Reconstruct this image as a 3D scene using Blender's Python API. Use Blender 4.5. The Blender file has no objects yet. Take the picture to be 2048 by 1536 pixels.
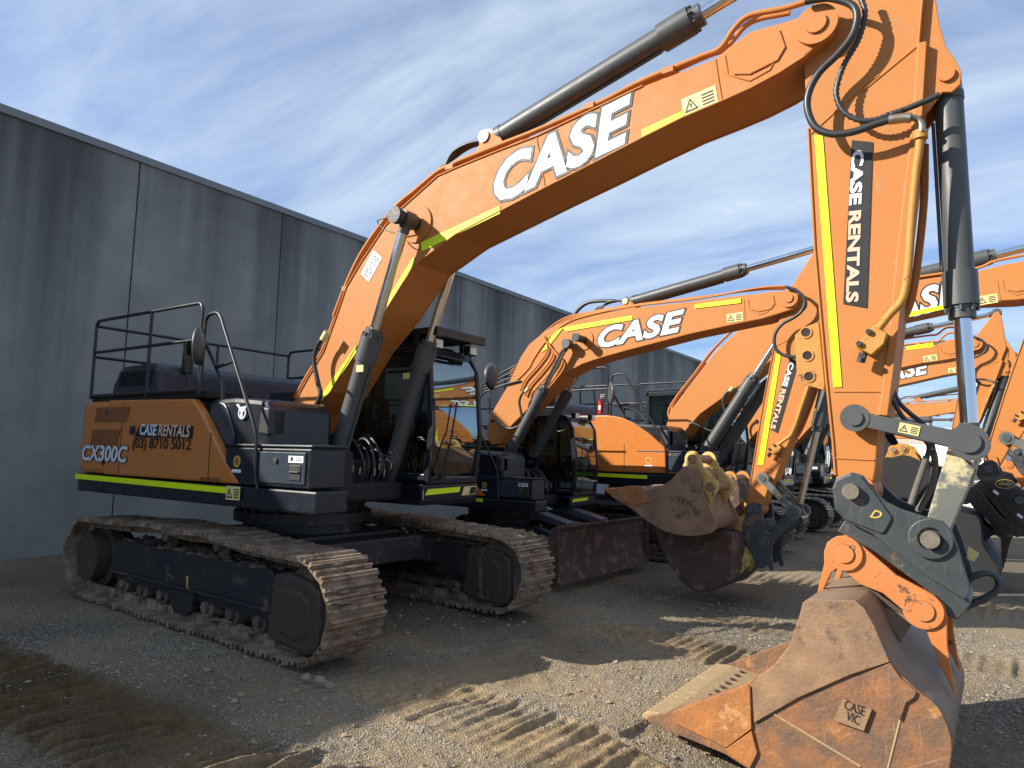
import bpy, bmesh, math, random
import numpy as np
from mathutils import Vector, Matrix
random.seed(7); rng = np.random.default_rng(5)
PI = math.pi; R = math.radians
# ------------------------------------------------------------------ camera
CAM = np.array([7.0, -5.3, 1.76]); YAW, PIT, ROLL, FPX = R(126.9), R(5.7), R(1.4), 1410.0
cy_, sy_, cp_, sp_ = math.cos(YAW), math.sin(YAW), math.cos(PIT), math.sin(PIT)
CF = np.array([cy_*cp_, sy_*cp_, sp_]); r0 = np.array([sy_, -cy_, 0.0]); u0 = np.cross(r0, CF)
CR = r0*math.cos(ROLL)+u0*math.sin(ROLL); CU = u0*math.cos(ROLL)-r0*math.sin(ROLL)
scene = bpy.context.scene
cd = bpy.data.cameras.new('camera'); co = bpy.data.objects.new('camera', cd); scene.collection.objects.link(co)
cd.sensor_width = 36; cd.lens = FPX/2048*36; cd.clip_start = .05; cd.clip_end = 3000
M = Matrix(((CR[0], CU[0], -CF[0], CAM[0]), (CR[1], CU[1], -CF[1], CAM[1]), (CR[2], CU[2], -CF[2], CAM[2]), (0, 0, 0, 1)))
co.matrix_world = M; scene.camera = co
# ------------------------------------------------------------------ light
SUN_EL, SUN_AZ = 29.4, 48.0            # travel azimuth of the light, degrees from +X
w = bpy.data.worlds.new('World'); scene.world = w; w.use_nodes = True
nt = w.node_tree; nt.nodes.clear()
def N(t, ty, **k):
    n = t.nodes.new(ty)
    for a, b in k.items():
        if a in n.inputs: n.inputs[a].default_value = b
        else: setattr(n, a, b)
    return n
out = N(nt, 'ShaderNodeOutputWorld'); bg = N(nt, 'ShaderNodeBackground'); bg.inputs[1].default_value = .062
sky = N(nt, 'ShaderNodeTexSky'); sky.sky_type = 'NISHITA'; sky.sun_disc = False
sky.sun_elevation = R(SUN_EL); sky.sun_rotation = R(90-(SUN_AZ+180)); sky.air_density = 1.0; sky.dust_density = .6; sky.ozone_density = 2.2
tc = N(nt, 'ShaderNodeTexCoord'); sx = N(nt, 'ShaderNodeSeparateXYZ'); nt.links.new(tc.outputs['Generated'], sx.inputs[0])
# project the view direction on a cloud layer
za = N(nt, 'ShaderNodeMath', operation='MAXIMUM'); nt.links.new(sx.outputs[2], za.inputs[0]); za.inputs[1].default_value = 0.0
zb = N(nt, 'ShaderNodeMath', operation='ADD'); nt.links.new(za.outputs[0], zb.inputs[0]); zb.inputs[1].default_value = .16
dx = N(nt, 'ShaderNodeMath', operation='DIVIDE'); dy = N(nt, 'ShaderNodeMath', operation='DIVIDE')
nt.links.new(sx.outputs[0], dx.inputs[0]); nt.links.new(zb.outputs[0], dx.inputs[1]); nt.links.new(sx.outputs[1], dy.inputs[0]); nt.links.new(zb.outputs[0], dy.inputs[1])
cx = N(nt, 'ShaderNodeCombineXYZ'); nt.links.new(dx.outputs[0], cx.inputs[0]); nt.links.new(dy.outputs[0], cx.inputs[1])
mp = N(nt, 'ShaderNodeMapping'); mp.inputs['Rotation'].default_value = (0, 0, R(25)); mp.inputs['Scale'].default_value = (.55, 1.5, 1); mp.inputs['Location'].default_value = (3.1, 1.7, 0)
nt.links.new(cx.outputs[0], mp.inputs[0])
n1 = N(nt, 'ShaderNodeTexNoise', Scale=2.0, Detail=11.0, Roughness=.60, Distortion=.45); nt.links.new(mp.outputs[0], n1.inputs[0])
n2 = N(nt, 'ShaderNodeTexNoise', Scale=.75, Detail=4.0, Roughness=.5, Distortion=.5); nt.links.new(mp.outputs[0], n2.inputs[0])
ad = N(nt, 'ShaderNodeMath', operation='ADD'); nt.links.new(n1.outputs[0], ad.inputs[0]); m6 = N(nt, 'ShaderNodeMath', operation='MULTIPLY'); m6.inputs[1].default_value = .6; nt.links.new(n2.outputs[0], m6.inputs[0]); nt.links.new(m6.outputs[0], ad.inputs[1]); 
cr = N(nt, 'ShaderNodeValToRGB'); cr.color_ramp.elements[0].position = .55; cr.color_ramp.elements[1].position = .95; cr.color_ramp.interpolation = 'B_SPLINE'
cr.color_ramp.elements[0].color = (.10, .10, .10, 1); cr.color_ramp.elements[1].color = (.92, .92, .92, 1)
hv = N(nt, 'ShaderNodeMath', operation='MULTIPLY'); nt.links.new(ad.outputs[0], hv.inputs[0]); hv.inputs[1].default_value = .92
nt.links.new(hv.outputs[0], cr.inputs[0])
mx = N(nt, 'ShaderNodeMix', data_type='RGBA'); nt.links.new(cr.outputs[0], mx.inputs[0])
tint = N(nt, 'ShaderNodeMix', data_type='RGBA', blend_type='MULTIPLY'); tint.inputs[0].default_value = 1
nt.links.new(sky.outputs[0], tint.inputs[6]); tint.inputs[7].default_value = (.66, 1.06, 1.66, 1)
nt.links.new(tint.outputs[2], mx.inputs[6]); mx.inputs[7].default_value = (8.0, 9.4, 10.8, 1)
nt.links.new(mx.outputs[2], bg.inputs[0]); nt.links.new(bg.outputs[0], out.inputs[0])
sd = bpy.data.lights.new('sun', 'SUN'); sd.energy = 5.0; sd.angle = R(.5); sd.color = (1, .93, .82)
so = bpy.data.objects.new('sun', sd); scene.collection.objects.link(so)
ld = Vector((math.cos(R(SUN_AZ))*math.cos(R(SUN_EL)), math.sin(R(SUN_AZ))*math.cos(R(SUN_EL)), -math.sin(R(SUN_EL))))
so.rotation_euler = ld.to_track_quat('-Z', 'Y').to_euler(); so.location = (-10, -20, 15)
scene.view_settings.view_transform = 'Standard'; scene.view_settings.look = 'None'; scene.view_settings.exposure = .66; scene.view_settings.gamma = 1

# ------------------------------------------------------------------ tracing helpers
class Frame:
    """machine frame: position and heading; L() turns a pixel into a point on the machine's plane y = Y"""
    def __init__(s, x, y, rot=0): s.x, s.y, s.a = x, y, R(rot)
    def loc(s, P):
        c, q = math.cos(-s.a), math.sin(-s.a); X, Y = P[0]-s.x, P[1]-s.y
        return np.array([c*X-q*Y, q*X+c*Y, P[2]])
    def ray(s, px, py):
        d = CF+CR*(px-1024)/FPX-CU*(py-768)/FPX; c, q = math.cos(-s.a), math.sin(-s.a)
        return s.loc(CAM), np.array([c*d[0]-q*d[1], q*d[0]+c*d[1], d[2]])
    def L(s, px, py, Y=0.0):
        o, d = s.ray(px, py); t = (Y-o[1])/d[1]; p = o+d*t; return np.array([p[0], p[2]])
    def LX(s, px, py, X=0.0):
        o, d = s.ray(px, py); t = (X-o[0])/d[0]; p = o+d*t; return np.array([p[1], p[2]])
    def T(s, pts, Y): return [tuple(s.L(a, b, Y)) for a, b in pts]
F1 = Frame(0, 0, 2.1)

# ------------------------------------------------------------------ materials
MT = {}
def mat(name, col, rough=.5, metal=0.0, col2=None, nscale=3.0, amt=.5, bump=0.0, bscale=40, spec=.5, dirt=None, dirt_amt=.0, coat=0, dscale=2.0, stretch=(1, 1, 1), scratch=None):
    m = bpy.data.materials.new(name); m.use_nodes = True; t = m.node_tree; b = t.nodes['Principled BSDF']
    b.inputs['Roughness'].default_value = rough; b.inputs['Metallic'].default_value = metal; b.inputs['Specular IOR Level'].default_value = spec
    if coat: b.inputs['Coat Weight'].default_value = coat; b.inputs['Coat Roughness'].default_value = .12
    c = tuple(col)+(1,); b.inputs['Base Color'].default_value = c
    g = N(t, 'ShaderNodeTexCoord'); mpn = N(t, 'ShaderNodeMapping'); mpn.inputs['Scale'].default_value = stretch; t.links.new(g.outputs['Object'], mpn.inputs[0]); src = mpn.outputs[0]
    last = None
    if col2 is not None:
        n = N(t, 'ShaderNodeTexNoise', Scale=nscale, Detail=7.0, Roughness=.65); t.links.new(src, n.inputs[0])
        rp = N(t, 'ShaderNodeValToRGB'); rp.color_ramp.elements[0].position = .5-.22*(1.05-amt)-.1; rp.color_ramp.elements[1].position = .5+.3*(1.05-amt)+.05
        rp.color_ramp.elements[0].color = c; rp.color_ramp.elements[1].color = tuple(col2)+(1,); t.links.new(n.outputs[0], rp.inputs[0]); last = rp.outputs[0]
    if dirt is not None:
        n = N(t, 'ShaderNodeTexNoise', Scale=dscale, Detail=10.0, Roughness=.72); t.links.new(src, n.inputs[0])
        rp = N(t, 'ShaderNodeValToRGB'); rp.color_ramp.elements[0].position = .665-dirt_amt*.38; rp.color_ramp.elements[1].position = .72-dirt_amt*.33; t.links.new(n.outputs[0], rp.inputs[0])
        mxn = N(t, 'ShaderNodeMix', data_type='RGBA'); t.links.new(rp.outputs[0], mxn.inputs[0])
        if last: t.links.new(last, mxn.inputs[6])
        else: mxn.inputs[6].default_value = c
        mxn.inputs[7].default_value = tuple(dirt)+(1,); last = mxn.outputs[2]
    if scratch is not None:
        for sc_, rot in ((6, .5), (9, -.9), (7, 1.6)):
            mp0 = N(t, 'ShaderNodeMapping'); mp0.inputs['Rotation'].default_value = (0, rot, .0); t.links.new(g.outputs['Object'], mp0.inputs[0]); mp2 = N(t, 'ShaderNodeMapping'); mp2.inputs['Scale'].default_value = (.55, 1, 16); t.links.new(mp0.outputs[0], mp2.inputs[0])
            n = N(t, 'ShaderNodeTexNoise', Scale=sc_, Detail=4.0, Roughness=.6); t.links.new(mp2.outputs[0], n.inputs[0])
            rp = N(t, 'ShaderNodeValToRGB'); rp.color_ramp.elements[0].position = .64; rp.color_ramp.elements[1].position = .70; t.links.new(n.outputs[0], rp.inputs[0])
            mu = N(t, 'ShaderNodeMath', operation='MULTIPLY'); t.links.new(rp.outputs[0], mu.inputs[0]); mu.inputs[1].default_value = .32
            mxn = N(t, 'ShaderNodeMix', data_type='RGBA'); t.links.new(mu.outputs[0], mxn.inputs[0])
            if last: t.links.new(last, mxn.inputs[6])
            else: mxn.inputs[6].default_value = c
            mxn.inputs[7].default_value = tuple(scratch)+(1,); last = mxn.outputs[2]
    if last: t.links.new(last, b.inputs['Base Color'])
    if bump:
        n = N(t, 'ShaderNodeTexNoise', Scale=bscale, Detail=8.0, Roughness=.7); t.links.new(src, n.inputs[0])
        bp = N(t, 'ShaderNodeBump'); bp.inputs['Strength'].default_value = min(1, bump); bp.inputs['Distance'].default_value = .02*max(1, bump); t.links.new(n.outputs[0], bp.inputs['Height']); t.links.new(bp.outputs[0], b.inputs['Normal'])
    # roughness variation
    n = N(t, 'ShaderNodeTexNoise', Scale=9.0, Detail=5.0); t.links.new(src, n.inputs[0])
    mr = N(t, 'ShaderNodeMapRange'); mr.inputs['To Min'].default_value = max(.03, rough-.1); mr.inputs['To Max'].default_value = min(1, rough+.14); t.links.new(n.outputs[0], mr.inputs[0]); t.links.new(mr.outputs[0], b.inputs['Roughness'])
    MT[name] = m; return m
mat('orange', (.50, .175, .036), .55, spec=.32, col2=(.475, .19, .05), nscale=1.3, amt=.6, bump=.16, bscale=90, dirt=(.40, .22, .11), dirt_amt=.15, dscale=4, scratch=(.36, .14, .05))
mat('orange_panel', (.53, .165, .024), .3, col2=(.50, .175, .035), nscale=1.0, coat=.25, dirt=(.36, .2, .1), dirt_amt=.02)
mat('orange_worn', (.52, .15, .03), .55, spec=.35, col2=(.54, .21, .07), nscale=4, bump=.2, bscale=60, dirt=(.07, .045, .035), dirt_amt=.23, dscale=8, scratch=(.30, .12, .06))
mat('ochre', (.50, .25, .04), .55, col2=(.46, .2, .035), nscale=5, bump=.25, bscale=60, dirt=(.07, .045, .03), dirt_amt=.18, dscale=8)
mat('yellow_worn', (.70, .49, .17), .55, col2=(.50, .34, .10), nscale=5, bump=.25, bscale=60, dirt=(.10, .055, .035), dirt_amt=.24, dscale=8)
mat('navy', (.009, .012, .019), .3, spec=.35, col2=(.013, .016, .022), nscale=2, coat=.15, dirt=(.09, .08, .07), dirt_amt=.03)
mat('frame_dark', (.014, .017, .023), .5, col2=(.032, .029, .026), nscale=4, dirt=(.13, .10, .075), dirt_amt=.22, dscale=3, bump=.2, bscale=40)
mat('frame_muddy', (.05, .045, .04), .8, col2=(.13, .10, .075), nscale=5, dirt=(.20, .16, .12), dirt_amt=.4, dscale=4, bump=.6, bscale=30)
mat('steel_grey', (.062, .066, .066), .42, col2=(.075, .08, .08), nscale=4, bump=.08, bscale=120, dirt=(.13, .12, .1), dirt_amt=.05)
mat('coupler_dark', (.032, .041, .046), .4, col2=(.05, .058, .06), nscale=5, bump=.15, bscale=60, dirt=(.15, .10, .06), dirt_amt=.2, dscale=3.2, scratch=(.30, .24, .17))
mat('link_worn', (.10, .105, .10), .45, col2=(.15, .15, .13), nscale=5, dirt=(.55, .48, .28), dirt_amt=.25, dscale=2.2, bump=.1)
mat('chrome', (.62, .64, .66), .09, 1.0)
mat('bare_steel', (.42, .38, .30), .35, .8, col2=(.3, .24, .16), nscale=25)
mat('black_metal', (.012, .012, .014), .35)
mat('black_matt', (.010, .010, .011), .7)
mat('black_gloss', (.012, .012, .014), .16, coat=.5)
mat('rubber', (.028, .031, .033), .38, bump=.05, bscale=200)
mat('hivis', (.82, .92, .0), .5); MT['hivis'].node_tree.nodes['Principled BSDF'].inputs['Base Color'].default_value = (.72, .90, 0, 1)
mat('white', (.78, .80, .80), .45, col2=(.7, .71, .70), nscale=8)
mat('silver_letter', (.62, .68, .72), .35)
mat('ink', (.008, .008, .009), .5)
mat('label_yellow', (.72, .62, .28), .5, col2=(.66, .55, .2), nscale=12)
mat('label_gold', (.55, .38, .08), .4)
mat('red', (.45, .02, .02), .35)
mat('rust', (.30, .125, .045), .6, col2=(.15, .088, .055), nscale=5, amt=.9, bump=.5, bscale=35, dirt=(.44, .21, .065), dirt_amt=.26, dscale=4.5, scratch=(.50, .36, .22))
mat('rust_bright', (.46, .17, .035), .62, col2=(.27, .11, .04), nscale=6, amt=.6, bump=.5, bscale=30, dirt=(.5, .25, .08), dirt_amt=.3, dscale=5, scratch=(.5, .36, .2))
mat('rust_purple', (.17, .10, .062), .55, col2=(.33, .20, .105), nscale=3.2, amt=.7, bump=.4, bscale=35, dirt=(.085, .055, .045), dirt_amt=.3, dscale=3, scratch=(.34, .25, .19))
mat('dirt_steel', (.42, .30, .16), .85, col2=(.36, .24, .12), nscale=8, bump=.5, bscale=60, dirt=(.5, .38, .22), dirt_amt=.3, dscale=14)
mat('rust_dark', (.10, .052, .038), .75, col2=(.065, .042, .036), nscale=4, amt=.6, bump=.6, bscale=30, dirt=(.19, .13, .09), dirt_amt=.36, dscale=6, scratch=(.22, .15, .1))
mat('shell_grey', (.17, .125, .085), .55, col2=(.22, .15, .095), nscale=4, bump=.2, bscale=50, dirt=(.22, .15, .09), dirt_amt=.2)
mat('track_shoe', (.16, .098, .058), .8, col2=(.38, .285, .195), nscale=6, amt=.9, bump=1.6, bscale=26, dirt=(.22, .085, .04), dirt_amt=.22, dscale=7)
mat('sleeve', (.17, .155, .13), .8, col2=(.11, .10, .09), nscale=9, bump=.3)
mat('track_shoe_clean', (.10, .095, .09), .4, .3, col2=(.16, .14, .12), nscale=6, bump=.3, bscale=30)
mat('mud', (.17, .12, .078), .95, col2=(.26, .20, .14), nscale=7, bump=1.5, bscale=22)
mat('idler_plate', (.072, .045, .034), .6, col2=(.05, .036, .03), nscale=5, bump=.3, bscale=30, dirt=(.17, .14, .11), dirt_amt=.22, dscale=5, stretch=(1, 1, .3))
mat('lamp_glass', (.8, .8, .75), .15)
mat('container_paint', (.42, .50, .56), .6, col2=(.36, .43, .5), nscale=3)
mat('seat_fabric', (.04, .04, .045), .9)
def glass(name, tint, refl):
    m = bpy.data.materials.new(name); m.use_nodes = True; t = m.node_tree; t.nodes.clear()
    o = N(t, 'ShaderNodeOutputMaterial'); mxs = N(t, 'ShaderNodeMixShader'); tr = N(t, 'ShaderNodeBsdfTransparent'); gl = N(t, 'ShaderNodeBsdfGlossy')
    tr.inputs[0].default_value = tint+(1,); gl.inputs['Roughness'].default_value = .015; gl.inputs[0].default_value = (.85, .95, .97, 1)
    fr = N(t, 'ShaderNodeFresnel', IOR=1.5); ma = N(t, 'ShaderNodeMath', operation='MULTIPLY_ADD'); t.links.new(fr.outputs[0], ma.inputs[0]); ma.inputs[1].default_value = 1.2; ma.inputs[2].default_value = refl
    t.links.new(ma.outputs[0], mxs.inputs[0]); t.links.new(tr.outputs[0], mxs.inputs[1]); t.links.new(gl.outputs[0], mxs.inputs[2]); t.links.new(mxs.outputs[0], o.inputs[0]); MT[name] = m
glass('windscreen', (.42, .52, .50), .22); glass('side_glass', (.35, .46, .44), .07)

# wall material
def wall_mat():
    m = bpy.data.materials.new('concrete_panel'); m.use_nodes = True; t = m.node_tree; b = t.nodes['Principled BSDF']; b.inputs['Roughness'].default_value = .9
    g = N(t, 'ShaderNodeTexCoord'); sp = N(t, 'ShaderNodeSeparateXYZ'); t.links.new(g.outputs['Object'], sp.inputs[0])
    n = N(t, 'ShaderNodeTexNoise', Scale=1.2, Detail=8.0, Roughness=.6); t.links.new(g.outputs['Object'], n.inputs[0])
    r1 = N(t, 'ShaderNodeValToRGB'); r1.color_ramp.elements[0].position = .3; r1.color_ramp.elements[1].position = .75; r1.color_ramp.elements[0].color = (.21, .216, .20, 1); r1.color_ramp.elements[1].color = (.30, .303, .285, 1); t.links.new(n.outputs[0], r1.inputs[0])
    # vertical run-off stains from the coping, fading downwards
    mp_ = N(t, 'ShaderNodeMapping'); mp_.inputs['Scale'].default_value = (1, .42, .018); t.links.new(g.outputs['Object'], mp_.inputs[0])
    ns = N(t, 'ShaderNodeTexNoise', Scale=1.0, Detail=5.0, Roughness=.62); t.links.new(mp_.outputs[0], ns.inputs[0])
    mz = N(t, 'ShaderNodeMapRange'); mz.inputs['From Min'].default_value = 1.0; mz.inputs['From Max'].default_value = 6.9; mz.inputs['To Min'].default_value = -.20; mz.inputs['To Max'].default_value = .10; t.links.new(sp.outputs[2], mz.inputs[0])
    a_ = N(t, 'ShaderNodeMath', operation='ADD'); t.links.new(ns.outputs[0], a_.inputs[0]); t.links.new(mz.outputs[0], a_.inputs[1])
    r2 = N(t, 'ShaderNodeValToRGB'); r2.color_ramp.elements[0].position = .47; r2.color_ramp.elements[1].position = .68; t.links.new(a_.outputs[0], r2.inputs[0])
    mul = N(t, 'ShaderNodeMath', operation='MULTIPLY'); t.links.new(r2.outputs[0], mul.inputs[0]); mul.inputs[1].default_value = .8
    mxn = N(t, 'ShaderNodeMix', data_type='RGBA'); t.links.new(mul.outputs[0], mxn.inputs[0]); t.links.new(r1.outputs[0], mxn.inputs[6]); mxn.inputs[7].default_value = (.035, .04, .048, 1)
    t.links.new(mxn.outputs[2], b.inputs['Base Color'])
    nb = N(t, 'ShaderNodeTexNoise', Scale=60.0, Detail=6.0); t.links.new(g.outputs['Object'], nb.inputs[0]); bp = N(t, 'ShaderNodeBump'); bp.inputs['Strength'].default_value = .15; bp.inputs['Distance'].default_value = .01
    t.links.new(nb.outputs[0], bp.inputs['Height']); t.links.new(bp.outputs[0], b.inputs['Normal']); MT['concrete'] = m
wall_mat()
def ground_mat():
    m = bpy.data.materials.new('gravel_ground'); m.use_nodes = True; t = m.node_tree; b = t.nodes['Principled BSDF']; b.inputs['Roughness'].default_value = .95; b.inputs['Specular IOR Level'].default_value = .15
    g = N(t, 'ShaderNodeTexCoord'); src = g.outputs['Object']
    at_ = N(t, 'ShaderNodeAttribute', attribute_name='mud')
    v = N(t, 'ShaderNodeTexVoronoi', Scale=75.0); t.links.new(src, v.inputs[0])
    hs = N(t, 'ShaderNodeValToRGB'); e = hs.color_ramp.elements; e[0].color = (.20, .168, .122, 1); e[1].color = (.62, .545, .425, 1); e[0].position = .1; e[1].position = .95
    sc_ = N(t, 'ShaderNodeSeparateColor'); t.links.new(v.outputs['Color'], sc_.inputs[0]); t.links.new(sc_.outputs[0], hs.inputs[0])
    n = N(t, 'ShaderNodeTexNoise', Scale=.9, Detail=9.0, Roughness=.62); t.links.new(src, n.inputs[0])
    r1 = N(t, 'ShaderNodeValToRGB'); e = r1.color_ramp.elements; e[0].position = .42; e[1].position = .62; t.links.new(n.outputs[0], r1.inputs[0])
    mx1 = N(t, 'ShaderNodeMix', data_type='RGBA'); t.links.new(r1.outputs[0], mx1.inputs[0]); t.links.new(hs.outputs[0], mx1.inputs[6]); mx1.inputs[7].default_value = (.48, .37, .235, 1)
    n3 = N(t, 'ShaderNodeTexNoise', Scale=14.0, Detail=8.0, Roughness=.7); t.links.new(src, n3.inputs[0])
    mud = N(t, 'ShaderNodeValToRGB'); e = mud.color_ramp.elements; e[0].position = .35; e[1].position = .7; e[0].color = (.22, .155, .088, 1); e[1].color = (.54, .41, .24, 1); t.links.new(n3.outputs[0], mud.inputs[0])
    mx2 = N(t, 'ShaderNodeMix', data_type='RGBA'); t.links.new(at_.outputs['Fac'], mx2.inputs[0]); t.links.new(mx1.outputs[2], mx2.inputs[6]); t.links.new(mud.outputs[0], mx2.inputs[7])
    # damp patches
    nd = N(t, 'ShaderNodeTexNoise', Scale=.35, Detail=4.0); t.links.new(src, nd.inputs[0]); rd = N(t, 'ShaderNodeValToRGB'); rd.color_ramp.elements[0].position = .40; rd.color_ramp.elements[1].position = .60
    rd.color_ramp.elements[0].color = (.52, .52, .53, 1); rd.color_ramp.elements[1].color = (.88, .86, .83, 1); t.links.new(nd.outputs[0], rd.inputs[0])
    mx3 = N(t, 'ShaderNodeMix', data_type='RGBA', blend_type='MULTIPLY'); mx3.inputs[0].default_value = 1; t.links.new(mx2.outputs[2], mx3.inputs[6]); t.links.new(rd.outputs[0], mx3.inputs[7])
    aw = N(t, 'ShaderNodeAttribute', attribute_name='wet'); mx4 = N(t, 'ShaderNodeMix', data_type='RGBA', blend_type='MULTIPLY'); t.links.new(aw.outputs['Fac'], mx4.inputs[0]); t.links.new(mx3.outputs[2], mx4.inputs[6]); mx4.inputs[7].default_value = (.42, .37, .33, 1)
    t.links.new(mx4.outputs[2], b.inputs['Base Color'])
    nb = N(t, 'ShaderNodeTexNoise', Scale=45.0, Detail=8.0, Roughness=.75); t.links.new(src, nb.inputs[0])
    av = N(t, 'ShaderNodeMath', operation='MULTIPLY_ADD'); t.links.new(v.outputs['Distance'], av.inputs[0]); av.inputs[1].default_value = -.9; t.links.new(nb.outputs[0], av.inputs[2])
    sm_ = N(t, 'ShaderNodeMapRange'); sm_.inputs['To Min'].default_value = .95; sm_.inputs['To Max'].default_value = .45; t.links.new(at_.outputs['Fac'], sm_.inputs[0])
    bp = N(t, 'ShaderNodeBump'); t.links.new(sm_.outputs[0], bp.inputs['Strength']); bp.inputs['Distance'].default_value = .032; t.links.new(av.outputs[0], bp.inputs['Height']); t.links.new(bp.outputs[0], b.inputs['Normal'])
    MT['ground'] = m
ground_mat()

# ------------------------------------------------------------------ mesh builder
def catmull(P, n=6):
    P = [Vector(p) for p in P]
    if len(P) < 3: return P
    Q = [P[0]*2-P[1]]+P+[P[-1]*2-P[-2]]; o = []
    for i in range(1, len(Q)-2):
        for k in range(n):
            t = k/n; a, b, c, d = Q[i-1:i+3]
            o.append(.5*((2*b)+(c-a)*t+(2*a-5*b+4*c-d)*t*t+(-a+3*b-3*c+d)*t**3))
    o.append(P[-1]); return o
SPLIT = {'hydraulic_hose', 'oil_pipe', 'bolt_hole', 'edge_bolt', 'hose_fitting', 'barrier_block', 'weld_seam', 'grease_line', 'cylinder_lug'}
class MB:
    def __init__(s): s.v = []; s.f = []; s.sm = []
    def add(s, v, f, sm=False):
        o = len(s.v); s.v += [tuple(map(float, p)) for p in v]; s.f += [tuple(i+o for i in q) for q in f]; s.sm += [sm]*len(f); return s
    def box(s, x0, x1, y0, y1, z0, z1):
        v = [(x0, y0, z0), (x1, y0, z0), (x1, y1, z0), (x0, y1, z0), (x0, y0, z1), (x1, y0, z1), (x1, y1, z1), (x0, y1, z1)]
        return s.add(v, [(0, 3, 2, 1), (4, 5, 6, 7), (0, 1, 5, 4), (1, 2, 6, 5), (2, 3, 7, 6), (3, 0, 4, 7)])
    def prism(s, poly, y0, y1, ax='y', z_off=0):
        """poly in (x,z) extruded over y; ax 'z': poly (x,y) over z; ax 'x': poly (y,z) over x"""
        A = sum(poly[i-1][0]*poly[i][1]-poly[i][0]*poly[i-1][1] for i in range(len(poly)))
        if A < 0: poly = poly[::-1]
        n = len(poly)
        m = {'y': lambda p, q: (p[0], q, p[1]), 'z': lambda p, q: (p[0], p[1], q), 'x': lambda p, q: (q, p[0], p[1])}[ax]
        v = [m(p, y0) for p in poly]+[m(p, y1) for p in poly]
        f = [tuple(range(n)), tuple(range(2*n-1, n-1, -1))]+[(i, i+n, (i+1) % n+n, (i+1) % n) for i in range(n)]
        if ax == 'z': f = [q[::-1] for q in f]
        elif ax == 'x': f = [q[::-1] for q in f]
        return s.add(v, f)
    def ring_frames(s, P):
        T = [(P[min(i+1, len(P)-1)]-P[max(i-1, 0)]).normalized() for i in range(len(P))]
        u = T[0].orthogonal().normalized(); Fr = []
        for t in T:
            u = (u-t*u.dot(t))
            if u.length < 1e-6: u = t.orthogonal()
            u.normalize(); Fr.append((u.copy(), t.cross(u)))
        return Fr
    def tube(s, P, r, n=10, smooth=True, curve=True, ribs=0, caps=True):
        P = catmull(P) if (curve and len(P) > 2) else [Vector(p) for p in P]
        if ribs:
            Q = []; acc = 0
            for i in range(len(P)-1):
                L = (P[i+1]-P[i]).length; k = max(1, int(L/ribs))
                Q += [P[i].lerp(P[i+1], j/k) for j in range(k)]
            Q.append(P[-1]); P = Q
        Fr = s.ring_frames(P); v = []
        for i, p in enumerate(P):
            rr = r[min(i, len(r)-1)] if isinstance(r, (list, tuple)) else r
            if ribs: rr *= 1.18 if i % 2 else .85
            a, b = Fr[i]; v += [p+(a*math.cos(2*PI*k/n)+b*math.sin(2*PI*k/n))*rr for k in range(n)]
        f = [(i*n+k, i*n+(k+1) % n, (i+1)*n+(k+1) % n, (i+1)*n+k) for i in range(len(P)-1) for k in range(n)]
        s.add(v, f, smooth)
        if caps:
            m = (len(P)-1)*n; s.add(v[:n], [tuple(range(n-1, -1, -1))]); s.add(v[m:], [tuple(range(n))])
        return s
    def cyl(s, a, b, r, n=28, r2=None):
        a, b = Vector(a), Vector(b); t = (b-a).normalized(); u = t.orthogonal().normalized(); w_ = t.cross(u); r2 = r if r2 is None else r2
        v = [a+(u*math.cos(2*PI*k/n)+w_*math.sin(2*PI*k/n))*r for k in range(n)]+[b+(u*math.cos(2*PI*k/n)+w_*math.sin(2*PI*k/n))*r2 for k in range(n)]
        s.add(v, [(k, (k+1) % n, (k+1) % n+n, k+n) for k in range(n)], True)
        s.add(v[:n], [tuple(range(n-1, -1, -1))]); s.add(v[n:], [tuple(range(n))]); return s
    def cyly(s, x, z, y0, y1, r, n=28): return s.cyl((x, y0, z), (x, y1, z), r, n)
    def annulus(s, x, z, y0, y1, ro, ri, n=32):
        v = []
        for y, rr in ((y0, ro), (y1, ro), (y1, ri), (y0, ri)): v += [(x+rr*math.cos(2*PI*k/n), y, z+rr*math.sin(2*PI*k/n)) for k in range(n)]
        f = []
        for q in range(4):
            for k in range(n): f.append((q*n+k, q*n+(k+1) % n, ((q+1) % 4)*n+(k+1) % n, ((q+1) % 4)*n+k))
        return s.add(v, f, False)
    def xf(s, fn): s.v = [tuple(fn(p)) for p in s.v]; return s
    def build(s, name, m, parent=None, bevel=0.0, seg=2):
        if name in SPLIT and len(s.f) > 8:
            key = {}; rep_ = [key.setdefault((round(p[0], 5), round(p[1], 5), round(p[2], 5)), i) for i, p in enumerate(s.v)]; par_ = list(range(len(s.v)))
            def fd(a):
                while par_[a] != a: par_[a] = par_[par_[a]]; a = par_[a]
                return a
            for q in s.f:
                r_ = fd(rep_[q[0]])
                for i in q[1:]: par_[fd(rep_[i])] = r_
            gr_ = {}
            for q, sm in zip(s.f, s.sm): gr_.setdefault(fd(rep_[q[0]]), []).append((q, sm))
            if len(gr_) > 1:
                o_ = None
                for L_ in gr_.values():
                    b = MB(); mp_ = {}
                    for q, sm in L_:
                        for i in q:
                            if i not in mp_: mp_[i] = len(b.v); b.v.append(s.v[i])
                        b.f.append(tuple(mp_[i] for i in q)); b.sm.append(sm)
                    n_ = b._build(name, m, parent, bevel, seg); o_ = o_ or n_
                return o_
        return s._build(name, m, parent, bevel, seg)
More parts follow.
